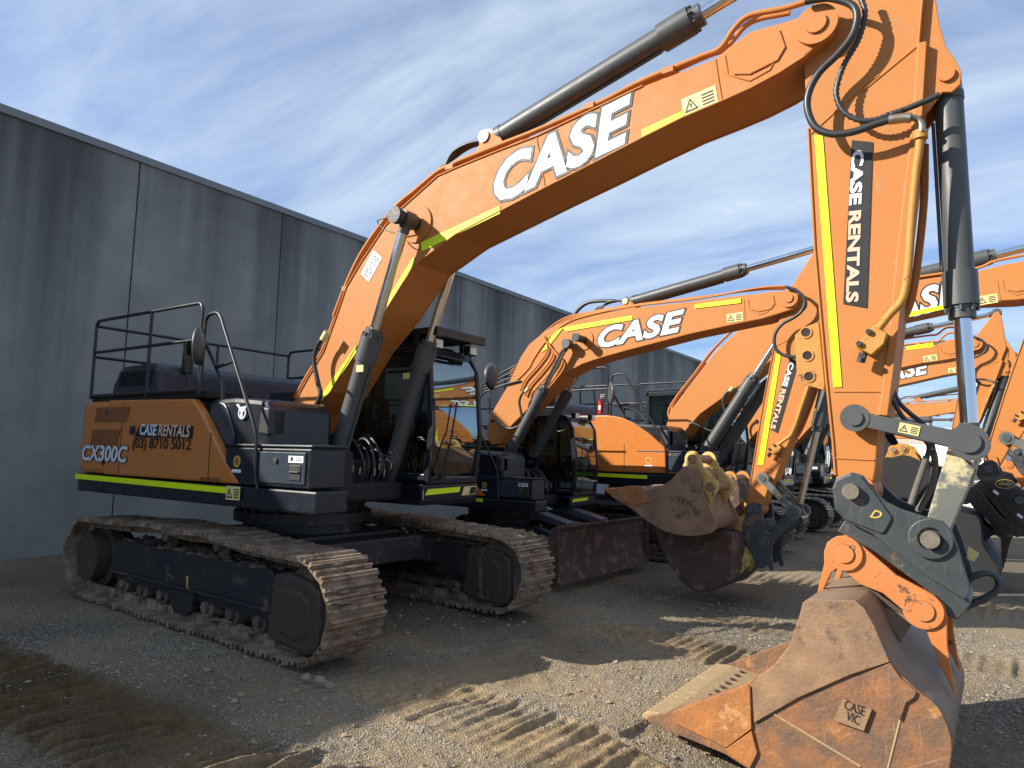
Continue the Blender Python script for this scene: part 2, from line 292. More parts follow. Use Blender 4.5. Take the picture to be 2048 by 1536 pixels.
    def _build(s, name, m, parent=None, bevel=0.0, seg=2):
        me = bpy.data.meshes.new(name); me.from_pydata(s.v, [], s.f); me.materials.append(MT[m] if isinstance(m, str) else m)
        me.polygons.foreach_set('use_smooth', s.sm); me.update()
        bm = bmesh.new(); bm.from_mesh(me); bmesh.ops.recalc_face_normals(bm, faces=bm.faces); bm.to_mesh(me); bm.free()
        o = bpy.data.objects.new(name, me); scene.collection.objects.link(o)
        if parent: o.parent = parent
        if bevel:
            md = o.modifiers.new('bevel', 'BEVEL'); md.width = bevel; md.segments = seg; md.limit_method = 'ANGLE'; md.angle_limit = R(35); md.harden_normals = False
        return o
def empty(name, label, cat, loc=(0, 0, 0), rz=0, group=None):
    o = bpy.data.objects.new(name, None); scene.collection.objects.link(o); o.location = loc; o.rotation_euler = (0, 0, rz); o.empty_display_size = .2
    o['label'] = label; o['category'] = cat
    if group: o['group'] = group
    return o
def tag(o, label=None, cat=None, group=None, kind=None):
    if label: o['label'] = label
    if cat: o['category'] = cat
    if group: o['group'] = group
    if kind: o['kind'] = kind
    return o
def smoothpoly(P, n=3):
    """closed catmull through a polygon"""
    P = [np.array(p) for p in P]; m = len(P); o = []
    for i in range(m):
        a, b, c, d = P[i-1], P[i], P[(i+1) % m], P[(i+2) % m]
        for k in range(n):
            t = k/n; o.append(tuple(.5*((2*b)+(c-a)*t+(2*a-5*b+4*c-d)*t*t+(-a+3*b-3*c+d)*t**3)))
    return o
# ---- lettering
def text_mesh(body, bold=0.0, shear=0.0, spacing=1.0):
    c = bpy.data.curves.new('lettering', 'FONT'); c.body = body; c.size = 1; c.offset = bold; c.shear = shear; c.space_character = spacing; c.resolution_u = 3; c.extrude = .0
    o = bpy.data.objects.new('lettering', c); scene.collection.objects.link(o); bpy.context.view_layer.update()
    me = bpy.data.meshes.new_from_object(o); v = np.array([p.co[:2] for p in me.vertices]); f = [tuple(p.vertices) for p in me.polygons]
    bpy.data.objects.remove(o); bpy.data.curves.remove(c); bpy.data.meshes.remove(me); return v, f
def letter(name, body, parent, m, P0, P1, h, y, bold=.0, shear=.0, out=None, lift=.004, spacing=1.0, outw=.03):
    """text on the plane y (facing -y), baseline from P0 to P1 (x,z), letter height h"""
    P0, P1 = np.array(P0), np.array(P1); W = np.linalg.norm(P1-P0); u = (P1-P0)/W; vv = np.array([-u[1], u[0]])
    v, f = text_mesh(body, bold, shear, spacing); mn, mxx = v.min(0), v.max(0); sc_ = np.array([W, h])/(mxx-mn)
    def place(v, yy):
        q = (v-mn)*sc_; p = P0+np.outer(q[:, 0], u)+np.outer(q[:, 1], vv); return [(a, yy, b) for a, b in p]
    o = MB().add(place(v, y-lift), f).build(name, m, parent)
    if out:
        v2, f2 = text_mesh(body, bold+outw, shear, spacing); MB().add(place(v2, y-lift*.5), f2).build('lettering_outline', out, o)
    return o
def plate(name, poly, y, m, parent, th=.004): return MB().prism(poly, y-th, y).build(name, m, parent)
def warn(parent, P0, P1, h, y, split=.5):
    """safety sticker: yellow field with triangle, dark text block"""
    P0, P1 = np.array(P0), np.array(P1); W = np.linalg.norm(P1-P0); u = (P1-P0)/W; v = np.array([-u[1], u[0]])
    q = lambda a, b: tuple(P0+u*a*W+v*b*h)
    o = plate('warning_label', [q(0, 0), q(1, 0), q(1, 1), q(0, 1)], y, 'label_yellow', parent, .003)
    t = MB(); c = np.array([split*.5, .5]); k = h/W
    tri = [(split*.5-.38*k, .14), (split*.5+.38*k, .14), (split*.5, .88)]; inn = [(split*.5-.25*k, .24), (split*.5+.25*k, .24), (split*.5, .72)]
    for i in range(3):
        j = (i+1) % 3; t.prism([q(*tri[i]), q(*tri[j]), q(*inn[j]), q(*inn[i])], y-.0045, y-.0032)
    t.prism([q(split*.5-.03*k, .34), q(split*.5+.03*k, .34), q(split*.5+.06*k, .56), q(split*.5-.06*k, .56)], y-.0045, y-.0032)
    for i in range(4): t.prism([q(split+.08, .16+i*.18), q(.92, .16+i*.18), q(.92, .25+i*.18), q(split+.08, .25+i*.18)], y-.0045, y-.0032)
    t.build('pictogram', 'ink', o); return o
# ------------------------------------------------------------------ excavator
class Sim:
    """2D similarity in the (x,z) plane taking segment AB to CD; y scaled by ys"""
    def __init__(s, A, B, C, D, ys=1.0):
        a, b, c, d = [complex(*p) for p in (A, B, C, D)]; s.m = (d-c)/(b-a); s.t = c-a*s.m; s.ys = ys; s.k = abs(s.m)
    def p(s, q): z = complex(q[0], q[1])*s.m+s.t; return np.array([z.real, z.imag])
    def v(s, p): z = complex(p[0], p[2])*s.m+s.t; return (z.real, p[1]*s.ys, z.imag)
J1 = dict(foot=F1.L(566, 866, -.27), tip=F1.L(1634, 52, -.27), bct=F1.L(815, 440, -.42), bcf=F1.L(655, 985, -.42), acf=F1.L(985, 284, 0), A=F1.L(1720, -165, 0),
          E=F1.L(1893, 152, -.12), P=F1.L(1705, 982, -.32), L0=F1.L(1710, 836, -.28), LE=F1.L(1937, 884, -.28), C2=F1.L(1862, 1077, -.32))
YB = .27   # half width of the boom
YA = .18   # half width of the arm
def bar_poly(a, b, wa, wb):
    a, b = np.array(a), np.array(b); u = (b-a)/np.linalg.norm(b-a); n = np.array([-u[1], u[0]])
    return [tuple(a+n*wa), tuple(a-n*wa), tuple(b-n*wb), tuple(b+n*wb)]
def cylinder_part(root, a, b, y, rb, rr, frac, name='hydraulic_cylinder', lab=None):
    """hydraulic cylinder from a (barrel eye) to b (rod eye)"""
    a3, b3 = Vector((a[0], y, a[1])), Vector((b[0], y, b[1])); d = (b3-a3).normalized(); L = (b3-a3).length; g = a3+d*L*frac
    m = MB().cyl(a3+d*rb*.9, g, rb, 32).cyl(g-d*rb*2.9, g-d*.02, rb*1.2, 32).cyl(g-d*.021, g+d*rb*.75, rb*.93, 32).cyl(a3+d*rb*.9, a3+d*rb*1.5, rb*1.06, 32)
    m.cyly(a[0], a[1], y-rb*.95, y+rb*.95, rb*.95); 
    u = d.orthogonal().normalized(); v = d.cross(u)
    for k in range(8):
        c = g+(u*math.cos(k*PI/4)+v*math.sin(k*PI/4))*rb*1.04; m.cyl(c-d*.02, c+d*.02, rb*.12, 8)
    # port blocks and the oil line along the barrel
    w0 = Vector((0, -1, 0)) if y <= 0 else Vector((0, 1, 0)); nn = d.cross(w0).normalized()
    m.tube([a3+d*rb*3+nn*rb*1.15, g-d*rb*3.2+nn*rb*1.15], rb*.14, 8, curve=False)
    c = m.build(name, 'steel_grey', root, .004); 
    if lab: c['label'] = lab
    r = MB().cyl(g, b3-d*rb*.9, rr, 28).build('rod', 'chrome', c)
    MB().cyly(b[0], b[1], y-rb*.8, y+rb*.8, rb*.92).cyl(b3-d*rb*1.5, b3-d*rb*.7, rr*1.15, 24).build('rod_eye', 'steel_grey', c, .004)
    return c, g, d
def railing(root, paths, r=.019, name='handrail'):
    m = MB()
    for p in paths:
        P = [Vector(q) for q in p]; Q = [P[0]]
        for i in range(1, len(P)-1):                      # rounded corners
            a, b, c = P[i-1], P[i], P[i+1]; k = .09; d1 = min(k, (a-b).length*.45); d2 = min(k, (c-b).length*.45)
            s_ = b+(a-b).normalized()*d1; e_ = b+(c-b).normalized()*d2
            for t in (0, .25, .5, .75, 1): Q.append(s_*(1-t)**2+b*2*t*(1-t)+e_*t*t)
        Q.append(P[-1]); m.tube(Q, r, 8, curve=False)
    return m.build(name, 'black_metal', root)
def track_path(s, sag=True):
    P = []
    xr, xf_ = -2.0, 2.06; r = .455
    top = [(1.64, .885), (1.1, .91), (.54, .96), (.05, .935), (-.45, .965), (-1.0, .935), (-1.5, .915)]
    for k in range(13): a = -PI/2+PI*k/12; P.append((xf_+r*math.cos(a), .45+r*math.sin(a)*(1.0 if a < 0 else .95)))
    P += top
    for k in range(13): a = PI/2+PI*k/12; P.append((xr+r*math.cos(a), .455+r*math.sin(a)))
    return [(a*s, b*s) for a, b in P]
def make_track(root, y0, y1, s, rot, matn='track_shoe', seed=1):
    P = [np.array(p) for p in track_path(s)]; P.append(P[0]); seg = [np.linalg.norm(P[i+1]-P[i]) for i in range(len(P)-1)]; Lt = sum(seg); cum = np.concatenate([[0], np.cumsum(seg)])
    n = int(round(Lt/(.19*s))); m = MB(); rr = random.Random(seed)
    def at(d):
        d %= Lt; i = min(len(seg)-1, int(np.searchsorted(cum, d, 'right')-1)); return P[i]+(P[i+1]-P[i])*((d-cum[i])/seg[i])
    h = Lt/n*.49
    def rt(x, y, z): c, q = math.cos(rot), math.sin(rot); return (c*x-q*y, q*x+c*y, z)
    for k in range(n):
        d = k*Lt/n; a, b = at(d-h), at(d+h); t = (b-a)/np.linalg.norm(b-a); nn = np.array([t[1], -t[0]]); c = (a+b)/2; jj = rr.uniform(-.012, .012)*s
        L2 = np.linalg.norm(b-a)/2*.985
        def q(u, v_, y): p = c+t*u+nn*v_; return rt(p[0], y+jj, p[1])
        g = .036*s; e = .012*s; ds = rr.uniform(-.004, .004)*s; g += ds
        prof = [(-L2, -g-e), (-L2, -g), (-L2, 0), (-L2+.022*s, 0), (-L2+.03*s, -g), (-.02*s, -g), (-.012*s, -.006*s), (.012*s, -.006*s), (.02*s, -g), (L2-.035*s, -g), (L2-.026*s, 0), (L2-.006*s, 0), (L2, -g-e)]
        v = [q(u, w_, y0) for u, w_ in prof]+[q(u, w_, y1) for u, w_ in prof]; N_ = len(prof)
        m.add(v, [tuple(range(N_)), tuple(range(2*N_-1, N_-1, -1))]+[(i, (i+1) % N_, (i+1) % N_+N_, i+N_) for i in range(N_)])
        for yy in ((y0+y1)/2-.1*s, (y0+y1)/2+.1*s):     # chain links
            v = [q(u, w_, y) for y in (yy-.022*s, yy+.022*s) for u, w_ in ((-L2*.95, -g-e-.085*s), (-L2*.95, -g-e), (L2*.95, -g-e), (L2*.95, -g-e-.085*s))]
            m.add(v, [(0, 1, 2, 3), (7, 6, 5, 4), (0, 4, 5, 1), (1, 5, 6, 2), (2, 6, 7, 3), (3, 7, 4, 0)])
    tr = m.build('track', matn, root)
    md = MB()                                              # mud packed between the grousers
    if matn == 'track_shoe':
        for k in range(230):
            d = rr.uniform(0, Lt); c = at(d); a, b = at(d-.03), at(d+.03); t = (b-a)/np.linalg.norm(b-a); nn = np.array([t[1], -t[0]]); y = rr.uniform(y0+.02, y1-.02); r_ = rr.uniform(.02, .06)*s; hgt = rr.uniform(-.012, .006)*s
            if c[1] < .05: continue
            ring = [(r_*.45*math.cos(q_)*rr.uniform(.6, 1.3), r_*1.8*math.sin(q_)*rr.uniform(.6, 1.2)) for q_ in [i*PI/4 for i in range(8)]]
            v = []
            for u_, w_ in ring: p_ = c+t*u_-nn*.034*s; v.append(rt(p_[0], y+w_, p_[1]))
            for u_, w_ in ring: p_ = c+t*u_*.6+nn*hgt; v.append(rt(p_[0], y+w_*.7, p_[1]))
            md.add(v, [tuple(range(8, 16))]+[(i, (i+1) % 8, (i+1) % 8+8, i+8) for i in range(8)])
        tag(md.build('packed_mud', 'mud', tr), kind='stuff')
    ym = (y0+y1)/2; out = -1 if ym < 0 else 1
    def B(mb, nm, mt, bev=.006, par=root): return mb.xf(lambda p: rt(p[0]*s, p[1], p[2]*s)).build(nm, mt, par, bev)
    ya, yb = ym-.17*s, ym+.17*s
    fr = MB().prism([(-1.42, .25), (1.6, .25), (1.6, .37), (-1.42, .37)], ya+.03, yb-.03).prism([(-1.45, .36), (1.62, .36), (1.62, .60), (1.5, .70), (-1.3, .70), (-1.5, .62)], ya, yb).prism([(-1.5, .335), (1.66, .335), (1.66, .365), (-1.5, .365)], ya-.03*s, yb+.03*s)
    fo = B(fr, 'track_frame', 'frame_dark', .012)
    mud = MB()
    for k in range(260):                                   # dirt heaped on the frame and on the rollers
        up = k % 3; x = rr.uniform(-1.4, 1.6); y = rr.uniform(ya, yb); z = (.70 if up else rr.uniform(.06, .2)); a = rr.uniform(.03, .1)
        v = [(x+a*rr.uniform(.6, 1.3)*math.cos(t_), y+a*.5*math.sin(t_), z+rr.uniform(-.01, .01)) for t_ in [i*PI/3 for i in range(6)]]+[(x, y, z+a*rr.uniform(.15, .38))]
        mud.add(v, [(i, (i+1) % 6, 6) for i in range(6)], True)
    tag(B(mud, 'dried_mud', 'mud', 0, fo), kind='stuff')
    B(MB().prism([(1.58, .47), (1.53, .24), (1.52, .15), (1.66, .09), (1.91, .08), (2.05, .05), (2.22, .10), (2.25, .2), (2.25, .5), (2.23, .61), (2.1, .67), (1.8, .71), (1.58, .68)], ym-.2*s, ym+.2*s), 'idler_guard', 'idler_plate', .045, fo); B(MB().prism([(1.68, .20), (1.95, .15), (2.12, .22), (2.12, .5), (2.0, .58), (1.70, .58)], ym-.212*s, ym+.212*s), 'guard_rib', 'idler_plate', .03, fo)
    B(MB().cyly(2.05, .45, ym-.15*s, ym+.15*s, .34).cyly(2.05, .45, ym-.16*s, ym+.16*s, .12), 'idler_wheel', 'frame_muddy')
    B(MB().cyly(-2.0, .45, ym-.22*s, ym+.22*s, .27).cyly(-2.0, .45, ym-.06*s, ym+.06*s, .36), 'sprocket', 'idler_plate')
    for k in range(7):
        x = -1.25+k*.43; B(MB().cyly(x, .22, ym-.13*s, ym+.13*s, .11).cyly(x, .22, ym-.17*s, ym+.17*s, .05), 'track_roller', 'frame_muddy')
    for x in (-.45, .54): B(MB().cyly(x, .82, ym-.12*s, ym+.16*s, .065, 18).box(x-.05, x+.05, ym-.06, ym+.0, .69, .8), 'carrier_roller', 'frame_muddy')
    B(MB().prism([(-.12, .33), (.3, .33), (.28, .16), (.18, .1), (-.02, .1), (-.12, .18)], ya-.02*s if out < 0 else yb-.04*s, ya+.04*s if out < 0 else yb+.02*s), 'track_guide', 'frame_dark')
    return tr, fo
def undercarriage(root, s, rot, matn, hy=1.6, w_=.6, seed=1):
    for k, (a, b) in enumerate(((-hy, -hy+w_), (hy-w_, hy))): make_track(root, a*s, b*s, s, rot, matn, seed+k)
    def rt(p): c, q = math.cos(rot), math.sin(rot); x, y, z = p[0]*s, p[1]*s, p[2]*s; return (c*x-q*y, q*x+c*y, z)
    leg = [(-1.25, .42), (-1.25, .66), (-.75, .80), (.75, .80), (1.25, .66), (1.25, .42), (.7, .52), (-.7, .52)]
    MB().prism(leg, .55, 1.15, 'x').prism(leg, -1.15, -.55, 'x').box(-.8, .8, -.8, .8, .5, .84).xf(rt).build('car_body', 'frame_dark', root, .02)
    m = MB().cyl((0, 0, .82), (0, 0, .98), .68, 40).cyl((0, 0, .95), (0, 0, 1.06), .78, 48).cyl((0, 0, 1.07), (0, 0, 1.2), .70, 40)
    for k in range(30): a = k*PI/15; m.cyl((.73*math.cos(a), .73*math.sin(a), 1.05), (.73*math.cos(a), .73*math.sin(a), 1.085), .022, 6)
    m.xf(rt).build('slew_ring', 'frame_dark', root)
def upper_body(root, s, full=True, stripe=True, guard=True, tall_cab=0.0, arc=None):
    S = lambda p: (p[0]*s, p[1]*s, p[2]*s)
    B = lambda mb, nm, mt, bev=.01, par=root: mb.xf(S).build(nm, mt, par, bev)
    # deck
    B(MB().prism([(-2.35, -1.48), (.95, -1.48), (1.96, -1.48), (1.96, -1.12), (1.05, -1.0), (1.05, .36), (1.52, .36), (1.52, 1.36), (1.0, 1.46), (-2.35, 1.46), (-2.8, .95), (-2.8, -.95)], 1.20, 1.40, 'z'), 'deck', 'navy', .02)
    # counterweight with rounded corners
    cw = [(-1.75, -1.495), (-2.25, -1.495), (-2.52, -1.40), (-2.78, -1.05), (-2.95, -.5), (-3.0, 0), (-2.95, .5), (-2.78, 1.05), (-2.52, 1.40), (-2.25, 1.495), (-1.75, 1.495)]
    c = MB().prism(cw, 1.415, 2.27, 'z'); B(c, 'counterweight', 'orange_panel', .06)
    B(MB().prism([(x*1.003, y*1.003) for x, y in cw], 1.21, 1.405, 'z'), 'counterweight_base', 'navy', .02)
    B(MB().box(-1.8, -.5, -1.40, 1.42, 1.41, 2.24).box(-.51, .02, -1.40, -.64, 1.41, 2.24).box(-.51, -.22, .46, 1.42, 1.41, 2.24), 'engine_bay', 'navy', .03)
    # side doors: curved front edge
    if arc: B(MB().prism([(-1.70, 1.42), (-1.70, arc[0][1]-.01)]+[(a-.03, b-.03) for a, b in arc], -1.47, -1.30), 'door_liner', 'navy', .02)
    arc = arc or [(-.01, 2.25), (.16, 2.12), (.34, 1.93), (.55, 1.71), (.75, 1.53), (.90, 1.415)]
    door = MB().prism([(-1.74, 1.415), (-1.74, max(2.275, arc[0][1]))]+arc, -1.495, -1.40); d = B(door, 'side_door', 'orange_panel', .022)
    B(MB().box(-1.38-.004, -1.376, -1.4985, -1.49, 1.45, 2.24), 'door_seam', 'ink', 0, d); B(MB().box(.36, .368, -1.4985, -1.49, 1.45, 1.90), 'door_seam', 'ink', 0, d)
    B(MB().box(-1.20, -1.08, -1.503, -1.49, 1.88, 1.97).box(-1.17, -1.11, -1.52, -1.50, 1.89, 1.93), 'door_latch', 'frame_dark', .004, d)
    for (x0, x1, z0, z1) in ((-2.02, -1.22, 2.02, 2.19), (-2.08, -1.4, 1.76, 1.93)):
        g = MB().prism([(x0, z0), (x1-.06, z0), (x1, z1), (x0+.03, z1)], -1.502, -1.494)
        B(g, 'vent_grille', 'vent', 0, d)
    # dark fuel tank with rounded shoulder behind the tool box
    B(MB().prism(smoothpoly([(.10, 1.42), (.02, 2.10), (.14, 2.25), (.55, 2.26), (1.06, 2.22), (1.13, 2.12), (1.13, 1.60), (1.12, 1.42)], 1), -1.38, -.62), 'fuel_tank', 'navy', .05, root)
    B(MB().prism(smoothpoly([(.16, 1.80), (.14, 2.02), (.22, 2.19), (.40, 2.20), (.52, 2.05), (.60, 1.80)], 3), -1.402, -1.38), 'tank_step_panel', 'navy_light', .012)
    B(MB().prism([(.98, 1.90), (1.0, 2.16), (1.13, 2.14), (1.13, 1.88)], -1.40, -1.2), 'tank_handle', 'frame_dark', .02)
    tb = B(MB().box(.62, 1.88, -1.49, -1.10, 1.415, 1.765).box(.60, 1.90, -1.50, -1.08, 1.77, 1.80), 'tool_box', 'navy', .018)
    B(MB().prism([(1.12, 1.45), (1.82, 1.45), (1.82, 1.73), (1.12, 1.73)], -1.505, -1.49), 'tool_box_door', 'navy_light', .006, tb)
    B(MB().cyly(1.42, 1.655, -1.52, -1.50, .028, 20), 'lock', 'frame_dark', .003, tb)
    B(MB().cyly(.82, 1.63, -1.497, -1.492, .055, 28), 'round_sticker', 'label_gold', 0, tb); B(MB().cyly(.82, 1.63, -1.499, -1.497, .036, 24), 'round_sticker', 'red_ochre', 0, tb); B(MB().box(.75, .89, -1.497, -1.492, 1.525, 1.555), 'sticker', 'white', 0, tb)
    B(MB().box(1.60, 1.80, -1.511, -1.505, 1.64, 1.70), 'warning_label', 'white', 0, tb); B(MB().box(1.63, 1.66, -1.513, -1.511, 1.655, 1.69).box(1.70, 1.78, -1.513, -1.511, 1.66, 1.665).box(1.70, 1.78, -1.513, -1.511, 1.68, 1.685), 'pictogram', 'ink', 0, tb)
    B(MB().box(1.62, 1.77, -1.514, -1.500, 1.485, 1.62).box(1.63, 1.76, -1.53, -1.514, 1.55, 1.565), 'recessed_handle', 'frame_dark', .005, tb)
    # engine hood
    hp = [(-2.88, 2.26), (-2.90, 2.52), (-2.74, 2.74), (-2.60, 2.79), (-1.86, 2.80), (-1.76, 2.72), (-1.73, 2.26)]
    B(MB().prism(hp, -.92, 1.30), 'engine_hood', 'hood_navy', .06); B(MB().box(-1.76, -.55, -.7, 1.25, 2.24, 2.36), 'hood_step', 'black_matt', .02)
    lv = MB()
    for k in range(12): x = -2.70+k*.068; lv.prism([(x, 2.52), (x+.032, 2.52), (x+.075, 2.70), (x+.043, 2.70)], -.932, -.91)
    B(lv, 'hood_louvre', 'black_matt', 0)
    B(MB().box(-2.3, .1, -1.42, -.86, 2.265, 2.34), 'walkway', 'black_matt', .01)
    B(MB().cyl((-1.75, -.55, 2.7), (-1.75, -.55, 2.98), .07, 20).cyl((-1.75, -.55, 2.95), (-1.62, -.55, 3.1), .075, 20), 'exhaust_pipe', 'black_metal', .004)
    B(MB().cyl((-.62, -1.15, 2.27), (-.62, -1.15, 2.36), .035, 16), 'filler_cap', 'bare_steel', .003)
    # rails
    Z = 2.3; T = 3.26; q = [[(-2.27, -1.45, Z), (-2.27, -1.45, T), (.0, -1.45, T), (.02, -1.45, Z)], [(-2.27, -1.45, 2.87), (.0, -1.45, 2.87)], [(-1.0, -1.45, T), (-1.0, -1.45, Z)],
        [(-2.27, -1.45, T-.06), (-2.30, 1.40, T-.06)], [(-2.27, -1.45, 2.82), (-2.30, 1.40, 2.82)], [(-2.29, .2, T-.06), (-2.29, .2, Z)],
        [(-2.3, 1.42, Z), (-2.3, 1.42, T), (-.9, 1.42, T), (-.9, 1.42, 2.4)], [(-2.3, 1.42, 2.85), (-.9, 1.42, 2.85)], [(-.84, 1.42, 2.4), (-.84, 1.42, T), (.4, 1.42, T)], [(-.84, 1.42, 2.85), (.4, 1.42, 2.85)],
        [(-2.27, -1.45, 2.34), (.0, -1.45, 2.34)]]
    railing(root, [[S(v) for v in p] for p in q], .019*s)
    lad = [[(.08, -1.47, 2.3), (.10, -1.47, 3.11), (.33, -1.47, 3.13), (1.10, -1.52, 1.95), (1.14, -1.52, 1.84), (1.15, -1.52, 1.48), (1.2, -1.52, 1.38)], [(.08, -1.45, 2.84), (.30, -1.35, 2.40), (.30, -1.35, 2.2)], [(.22, -1.40, 2.57), (.62, -1.47, 2.60)]]
    railing(root, [[S(v) for v in p] for p in lad], .018*s, 'grab_rail')
    B(MB().tube([(-.22, -1.4, 2.3), (-.24, -1.42, 2.45), (-.26, -1.48, 2.85)], .014, 8), 'mirror_stalk', 'black_metal', 0)
    mm = MB(); n = 28; 
    ring = [(0.0, math.cos(2*PI*k/n), math.sin(2*PI*k/n)) for k in range(n)]
    prof = [(.0, .001), (.012, .06), (.02, .13), (.012, .165), (-.01, .17), (-.045, .12), (-.06, .05), (-.065, .001)]
    v = []
    for dx_, r_ in prof: v += [(.12-dx_, -1.55+r_*math.cos(2*PI*k/n), 2.78+r_*math.sin(2*PI*k/n)*1.15) for k in range(n)]
    mm.add(v, [(i*n+k, i*n+(k+1) % n, (i+1)*n+(k+1) % n, (i+1)*n+k) for i in range(len(prof)-1) for k in range(n)], True)
    mm.xf(lambda p: (.12+(p[0]-.12)*math.cos(.75)-(p[1]+1.55)*math.sin(.75), -1.55+(p[0]-.12)*math.sin(.75)+(p[1]+1.55)*math.cos(.75), p[2])); B(mm, 'mirror', 'steel_grey', 0)
    B(MB().box(1.0, 1.35, -1.05, -.5, 1.25, 1.75).box(.6, 1.2, -1.1, .4, 1.22, 1.42), 'pump_housing', 'black_matt', .03)
    # boom foot brackets
    zf = 1.99
    for y in (-.38, .30):
        B(MB().prism(smoothpoly([(-.32, 1.40), (-.28, 1.85), (-.14, 2.12), (.06, 2.17), (.24, 2.05), (.34, 1.75), (.42, 1.40)], 2), y, y+.08), 'boom_bracket', 'navy', .012)
    B(MB().cyly(.04, 1.99, -.42, .42, .085), 'pin', 'steel_grey', .006)
    # valve bank and hoses beside the boom
    B(MB().box(.55, 1.0, -.42, .4, 1.40, 1.66), 'valve_bank', 'black_matt', .01)
    hs = MB(); rr = random.Random(3)
    for k in range(9):
        y = -.36+k*.085+rr.uniform(-.02, .02); x = .93+rr.uniform(-.06, .08); t_ = rr.uniform(-.16, .05); y2 = y+rr.uniform(-.10, .10)
        hs.tube([(x+.05, y, 1.42), (x+.08+rr.uniform(-.03, .04), y+rr.uniform(-.03, .03), 1.60), (x-.02, (y+y2)/2, 1.84+t_), (x-.22, y2, 1.88+t_), (x-.42+rr.uniform(-.1, .1), y2, 1.66)], rr.choice((.012, .015, .019)), 8)
    B(hs, 'hydraulic_hose', 'rubber', 0)
    ft = MB()
    for k in range(8):
        y = -.34+k*.095+.02*math.sin(k*5); z_ = 1.52+.05*math.sin(k*3); ft.cyl((1.07, y, z_), (1.075, y, z_+.075), .015, 6)
    B(ft, 'hose_fitting', 'bare_steel', 0)
    # ---- cab
    x0, x1, ya, yb, z0, z1 = -.20, 1.5, .44, 1.36, 1.40, 2.98+tall_cab
    cab = MB()
    cab.box(x0, x1+.02, ya, yb, 1.40, 1.46)
    fp = [(x1+.02, z0), (x1+.08, 2.0), (x1+.0, 2.75), (x1-.14, z1)]         # curved front pillar line
    def pil(y_a, y_b):
        o = [(x-.085, z) for x, z in fp][::-1]; cab.prism(fp+o, y_a, y_b)
    pil(ya, ya+.055); pil(yb-.055, yb)
    for y in ((ya, ya+.05), (yb-.05, yb)):
        cab.prism([(x0, z0), (x0+.09, z0), (x0+.09, z1), (x0+.02, z1)], *y); cab.prism([(.55, z0), (.63, z0), (.63, z1), (.55, z1)], *y); cab.prism([(x0, z0), (x1, z0), (x1, z0+.12), (x0, z0+.12)], *y); cab.prism([(x0, z1-.09), (x1-.12, z1-.09), (x1-.12, z1), (x0, z1)], *y)
    cab.prism([(x0, z1), (x1-.13, z1), (x1-.10, z1-.09), (x0, z1-.09)], ya+.05, yb-.05)
    cab.prism([(x0-.01, z1), (x0+.05, z1+.05), (x1-.25, z1+.05), (x1-.13, z1)], ya+.02, yb-.02)
    cab.box(x1-.03, x1+.03, ya+.05, yb-.05, z0, z0+.08); cab.box(x0, x0+.06, ya+.05, yb-.05, z0, z1-.09)
    cb = B(cab, 'cab', 'navy', .014)
    B(MB().box(x1+.03, x1+.05, ya+.05, yb-.05, 1.955, 1.975), 'window_bar', 'frame_dark', 0, cb)
    gl = [(x1-.01, z0+.08), (x1+.055, 2.0), (x1-.022, 2.75), (x1-.12, z1-.08)]
    v = [(x, y, z) for x, z in gl for y in (ya+.05, yb-.05)]
    B(MB().add(v, [(0, 1, 3, 2), (2, 3, 5, 4), (4, 5, 7, 6)], True), 'windscreen', 'windscreen', 0, cb)
    for y in (ya+.02, yb-.02):
        B(MB().add([(x0+.09, y, z0+.12), (.55, y, z0+.12), (.55, y, z1-.09), (x0+.09, y, z1-.09), (.63, y, z0+.12), (x1-.08, y, z0+.12), (x1-.02, y, 2.0), (x1-.1, y, 2.75), (x1-.2, y, z1-.09), (.63, y, z1-.09)], [(0, 1, 2, 3), (4, 5, 6, 7, 8, 9)]), 'side_window', 'side_glass', 0, cb)
    st = B(MB().box(.25, .75, .68, 1.14, 1.70, 1.85).prism([(.12, 1.8), (.28, 1.8), (.2, 2.45), (.06, 2.45)], .69, 1.13).prism([(.1, 2.46), (.2, 2.46), (.18, 2.65), (.08, 2.65)], .78, 1.04).box(.3, .7, .72, 1.1, 1.46, 1.7), 'seat', 'seat_fabric', .03, cb)
    B(MB().box(.3, .85, .52, .64, 1.75, 2.0).box(.3, .85, 1.18, 1.30, 1.75, 2.0).tube([(.8, .58, 2.0), (.83, .58, 2.12), (.82, .58, 2.2)], .02, 8).tube([(.8, 1.24, 2.0), (.83, 1.24, 2.12), (.82, 1.24, 2.2)], .02, 8).box(1.18, 1.26, .56, .80, 1.95, 2.2).tube([(1.25, .85, 1.46), (1.12, .85, 2.05)], .018, 8, curve=False).tube([(1.25, .98, 1.46), (1.12, .98, 2.05)], .018, 8, curve=False), 'control_console', 'black_matt', .012, cb)
    B(MB().box(-.05, 1.50, .36, 1.38, 1.17, 1.40), 'cab_base', 'navy', .02)
    for y in (.56, 1.20):
        w1 = B(MB().box(1.42, 1.52, y-.075, y+.075, z1-.03, z1+.09), 'work_light', 'black_metal', .012); B(MB().box(1.52, 1.527, y-.062, y+.062, z1-.018, z1+.078), 'lens', 'lamp_glass', .003, w1)
    if guard:
        g = MB().box(.24, .30, .41, .45, z1, z1+.17).box(1.25, 1.31, .41, .45, z1, z1+.17).box(.24, .30, 1.26, 1.30, z1, z1+.17).box(1.25, 1.31, 1.26, 1.30, z1, z1+.17)
        g.box(.2, 1.60, .40, .45, z1+.13, z1+.20).box(.2, 1.60, 1.26, 1.31, z1+.13, z1+.20).box(1.56, 1.62, .40, 1.31, z1+.10, z1+.20)
        for k in range(12): x = .22+k*.112; g.prism([(x, z1+.13), (x+.085, z1+.185), (x+.075, z1+.20), (x-.01, z1+.145)], .45, 1.26)
        B(g, 'roof_guard', 'black_metal', .004)
